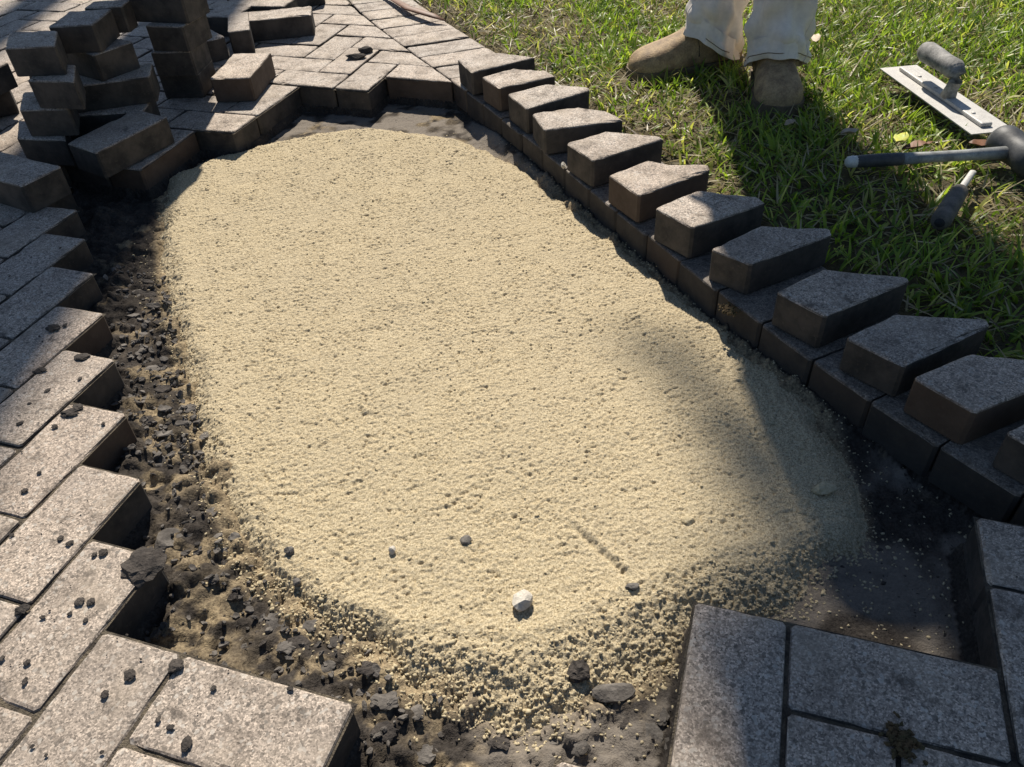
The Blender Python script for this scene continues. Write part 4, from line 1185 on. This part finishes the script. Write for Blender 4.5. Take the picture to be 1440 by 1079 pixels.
# fallen leaves
def leaf(name, u, v, z, Lpx, ang, mat, label, curl=.3, wr=.42, seed=0):
    p = unproj(u, v, z); L = Lpx / px_scale(p); r = random.Random(seed)
    V = []; F = []; n = 7
    for i in range(n):
        t_ = i / (n - 1); w_ = L * wr * math.sin(math.pi * min(1, t_ * .97 + .03)) ** .8 * .5 + .0006
        zc = curl * L * (t_ - .5) ** 2 + .002 * r.uniform(-1, 1)
        for s_ in (-1, 0, 1): V.append(((t_ - .5) * L, s_ * w_, zc + abs(s_) * w_ * (.5 + .3 * r.random())))
    for i in range(n - 1):
        for s_ in range(2): F.append((i * 3 + s_, i * 3 + s_ + 1, (i + 1) * 3 + s_ + 1, (i + 1) * 3 + s_))
    o = link(name, py_mesh(name, V, F, True), mat); o.location = tuple(p); o.rotation_euler = (r.uniform(-.2, .2), r.uniform(-.2, .2), ang)
    sm = o.modifiers.new('solid', 'SOLIDIFY'); sm.thickness = .0007
    return tag(o, label, 'leaf')
leaf('yellow_leaf', 1266, 198, .03, 40, .8, M['yellowleaf'], 'curled yellow leaf on the grass between trowel and mallet', .6, .45, 1)
leaf('brown_leaf', 1290, 208, .022, 44, .1, M['brownleaf'], 'brown leaf tucked behind the mallet handle next to the yellow leaf', .25, .4, 2)
leaf('brown_leaf', 1382, 206, .022, 42, -.1, M['brownleaf'], 'brown leaf behind the mallet handle close to its head', .25, .4, 3)
leaf('pale_leaf', 1111, 174, .025, 18, .4, M['paleleaf'], 'tiny pale leaf on the shaded grass in front of the boot toe', .3, .6, 4)
leaf('pale_leaf', 1195, 188, .025, 26, .1, M['paleleaf'], 'pale leaf at the edge of the shaded grass near the yellow leaf', .3, .6, 5)
leaf('pale_leaf', 1147, 56, .03, 26, 1.3, M['paleleaf'], 'pinkish pale leaf on the grass beside the trouser cuff', .3, .5, 6)
# flattened brown strip at the far corner of the paving
a0 = unproj(540, -8, .012); a1 = unproj(575, 12, .018); a2 = unproj(608, 22, .02); a3 = unproj(628, 30, .008)
V, F = tube([a0, a1, a2, a3], [.008, .016, .014, .003], 10, squash=[.3, .3, .35, .3])
tag(link('brown_strip', py_mesh('brown_strip', V, F, True), M['brownleaf']), 'long flattened brown strip lying across the far border edge', 'leaf')
# moss tufts in joints
def moss(u, v, n_, rad, label, seed, z=.001):
    r = np.random.default_rng(seed); p = unproj(u, v, z)
    P = p + np.stack([r.normal(0, rad, n_), r.normal(0, rad * 1.3, n_), np.abs(r.normal(0, rad * .25, n_))], 1)
    V, F = scatter_crumbs(P, r.uniform(.0015, .0035, n_), .9, .5)
    V = V - p.astype(np.float32)
    o = link('moss_tuft', np_mesh('moss_tuft', V, F, False), M['moss']); o.location = tuple(p)
    return tag(o, label, 'moss')
moss(1268, 1042, 160, .006, 'brown moss tuft in the joint of the shaded near pavers', 1)
moss(1024, 436, 60, .006, 'wisp of dry yellow roots on the border course face below the loose cut pavers', 2, -.004)

# ------------------------------------------------------------------ grass
tp = [Vector(ctr)]
def tool_mask(x, y):
    """1 where blades must stay short: under tools and boots"""
    m = np.zeros(x.shape, bool)
    def seg(p, q, rad):
        dx, dy = q[0] - p[0], q[1] - p[1]
        t_ = np.clip(((x - p[0]) * dx + (y - p[1]) * dy) / (dx * dx + dy * dy), 0, 1)
        return np.hypot(x - p[0] - t_ * dx, y - p[1] - t_ * dy) < rad
    m |= seg(bar0, bar1, .052) | seg(m0, m1, .016) | seg(c0, c2, .02)
    hp0, hp1 = hc - hd * .06, hc + hd * .06
    m |= seg(hp0, hp1, .036)
    return m
def boot_mask(x, y):
    m = np.zeros(x.shape, bool)
    for p, q in ((L_TOE, L_HEEL), (R_TOE, R_HEEL)):
        dx, dy = q - p
        t_ = np.clip(((x - p[0]) * dx + (y - p[1]) * dy) / (dx * dx + dy * dy), .05, 1)
        m |= np.hypot(x - p[0] - t_ * dx, y - p[1] - t_ * dy) < .050
    return m
def plant(name, n, reg, seed, kind):
    r, bx, by, th = grow(n, reg, 0, 0, 0, 0, seed, None)
    dm = dry_mask(bx, by)
    ok = keep_out(bx, by) & ~boot_mask(bx, by)
    if kind == 'green': ok &= r.random(n) > dm * .93
    else: ok &= r.random(n) < (.30 + dm * .9)
    od = outer_d(bx, by)
    ok &= r.random(n) < np.clip(.12 + od / .07, 0, 1)
    pr = project(np.stack([bx, by, np.zeros(n)], 1))
    invis = (pr[:, 0] < -60) | (pr[:, 0] > 1560) | (pr[:, 1] < -110) | (pr[:, 1] > 1100)
    ok &= ~invis | (r.random(n) < .35)
    bx, by, th, dm, od = bx[ok], by[ok], th[ok], dm[ok], od[ok]; k = len(bx)
    tm = tool_mask(bx, by)
    if kind == 'green':
        L = r.uniform(.022, .066, k) * (.72 + .28 * sstep(.03, .35, od)) * (.75 + .5 * vnoise(bx * 12, by * 12, 220)); W = r.uniform(.0030, .0066, k)
        tilt = r.uniform(.15, .95, k); bend = r.uniform(.3, 1.3, k)
        g = r.random(k); yb = vnoise(bx * 7, by * 7, 221)
        c0_ = np.array([.11, .195, .03]); c1_ = np.array([.40, .50, .075]); c2_ = np.array([.66, .63, .20])
        col = c0_ + (c1_ - c0_) * g[:, None]; yy = ((r.random(k) < .10 + .25 * dm))[:, None]
        col = np.where(yy, c2_ * r.uniform(.7, 1.1, (k, 1)), col) * (.8 + .4 * yb[:, None])
    else:
        L = r.uniform(.02, .065, k); W = r.uniform(.0015, .0042, k)
        tilt = r.uniform(.9, 1.5, k); bend = r.uniform(-.2, .35, k)
        g = r.random(k)
        col = np.array([.44, .34, .19]) * (1 - g[:, None]) + np.array([.70, .61, .42]) * g[:, None]
        col = np.where((r.random(k) < .3)[:, None], np.array([.15, .095, .05]), col)
    L = np.where(tm, L * .3, L)
    tilt = np.where(tm, 1.45, tilt)
    bz = np.full(k, -.014) + (r.uniform(0, .012, k) if kind != 'green' else 0)
    me = blade_mesh(name, bx, by, bz, th, L, W, tilt, bend, col, r)
    o = link(name, me, M['grass'])
    print(name, k)
    return o
tag(plant('grass', 98000, (-.75, 2.3, .45, 3.9), 31, 'green'), 'green broad-bladed lawn grass growing beyond the border course', 'grass', kind='stuff')
tag(plant('dry_grass', 60000, (-.75, 2.3, .45, 3.9), 32, 'dry'), 'straw-coloured dry grass and thatch lying between the green blades', 'grass', kind='stuff')

# ------------------------------------------------------------------ palm tree behind the scene: its trunk shades the left of the paving
def make_palm(TX, TY, TR_, PH, lab_):
    palm = empty('palm_tree', (TX, TY, -.02))
    tag(palm, lab_, 'tree', 'palm trees behind the paving')
    path = [(0, 0, z) for z in np.linspace(0, PH, 60)]
    rad = [TR_ * (1.12 - .12 * min(1, i / 8)) * (1 + .025 * (i % 2)) for i in range(60)]
    link('trunk', py_mesh('trunk', *tube(path, rad, 22), True), M['bark'], palm)
    V = []; F = []
    for k in range(22):
        a = k * 2.399; el = .9 - 1.3 * (k / 22); L = 2.1
        prev = None; sp_ = []
        for i in range(11):
            t_ = i / 10; e = el - 1.3 * t_ * t_
            p = Vector((0, 0, PH)) if prev is None else prev + Vector((math.cos(a) * math.cos(e), math.sin(a) * math.cos(e), math.sin(e))) * (L / 10)
            sp_.append(p); prev = p
        v, f = tube(sp_, [.03 - .0025 * i for i in range(11)], 5); V, F = merge((V, F), (v, f))
        for i in range(2, 40):
            t_ = i / 40 * 9.99; j = int(t_); p = sp_[j].lerp(sp_[j + 1], t_ - j); d_ = (sp_[j + 1] - sp_[j]).normalized(); sd_ = d_.cross(Vector((0, 0, 1))).normalized()
            for s_ in (-1, 1):
                ll = .55 * math.sin(math.pi * min(.95, .15 + .8 * i / 40)); tip = p + sd_ * s_ * ll * .8 + d_ * ll * .5 - Vector((0, 0, ll * .25))
                b = len(V); V += [p - d_ * .018, p + d_ * .018, (p + tip) / 2 + d_ * .022, tip]; F += [(b, b + 1, b + 2), (b, b + 2, b + 3)]
    link('crown', py_mesh('crown', V, F), M['frond'], palm)

make_palm(-1.072, 5.6, .205, 8.6, 'tall palm tree behind the paving whose trunk shades the loose paver stacks')
make_palm(-1.78, 7.4, .10, 11.5, 'slender palm tree added out of view to shade the far left paving')  # second trunk, added unseen to put half-shade on the far left
sdir = -ldir
def shade_pt(x, y, z, t): return Vector((x, y, z)) + sdir * t
shade_tree = empty('added_shade_tree', (2.9, 7.2, -.02))  # unseen tree added for the soft shade on sand and near pavers
tag(shade_tree, 'broad-leaved tree added out of view, its limb shaped to shade the sand', 'tree')
ob = Vector((2.9, 7.2, -.02))
rt = random.Random(21)
v1, f1 = tube([(0, 0, 0), (.03, -.02, 1.0), (-.02, .03, 2.2), (.02, .02, 3.4), (0, .05, 4.6), (.05, .1, 6.2), (.1, .1, 7.5)], [.19, .15, .135, .12, .10, .06, .02], 14)
lp = [Vector((0, .02, 3.6)) + ob, Vector((2.2, 6.9, 4.4)), Vector((1.3, 6.5, 4.9)), shade_pt(.42, .86, -.05, 7.6), shade_pt(.27, .70, -.05, 7.6), shade_pt(.30, .42, -.05, 7.5)]
v2, f2 = tube([p - ob for p in lp], [.055, .04, .025, .012, .008, .004], 8)
link('trunk', py_mesh('trunk', *merge((v1, f1), (v2, f2)), True), M['bark'], shade_tree)
LV = []; LF = []
def add_leaf(c, size):
    a, b_, g = rt.uniform(0, 6.28), rt.uniform(-.9, .9), rt.uniform(-.9, .9)
    R3 = Matrix.Rotation(a, 3, 'Z') @ Matrix.Rotation(b_, 3, 'X') @ Matrix.Rotation(g, 3, 'Y')
    k_ = len(LV)
    for q in ((-.5, 0, 0), (-.15, .2, .03), (.2, .17, .03), (.5, 0, -.04), (.2, -.17, .03), (-.15, -.2, .03)): LV.append(c + R3 @ (Vector(q) * size) - ob)
    LF.append(tuple(range(k_, k_ + 6)))
for x0, y0, x1, y1, sd_, nl in ((.225, 1.01, .285, .84, .026, 30), (.275, .86, .345, .62, .032, 46), (.32, .64, .39, .50, .06, 46), (.26, .50, .24, .30, .05, 130), (.16, .36, .30, .26, .05, 60)):  # limb leaves placed up the sun ray from each spot to be shaded
    for _ in range(nl):
        t_ = rt.random()
        add_leaf(shade_pt(x0 + (x1 - x0) * t_ + rt.gauss(0, sd_), y0 + (y1 - y0) * t_ + rt.gauss(0, sd_), -.05, rt.uniform(7.0, 8.3)), rt.uniform(.05, .085))
for _ in range(5200):
    d_ = Vector((rt.gauss(0, 1), rt.gauss(0, 1), rt.gauss(0, 1))).normalized() * rt.uniform(.6, 1) ** .5
    c = ob + Vector((.1, .3, 6.4)) + Vector((d_.x * 1.25, d_.y * 1.5, d_.z * 1.9))
    if (math.sin(c.x * 5) + math.sin(c.y * 4.3) + math.sin(c.z * 4.7)) < -.6: continue
    add_leaf(c, rt.uniform(.08, .13))
link('crown', py_mesh('crown', LV, LF), M['frond'], shade_tree)
print('scene built; tris about', sum(len(o.data.polygons) for o in bpy.data.objects if o.type == 'MESH'))
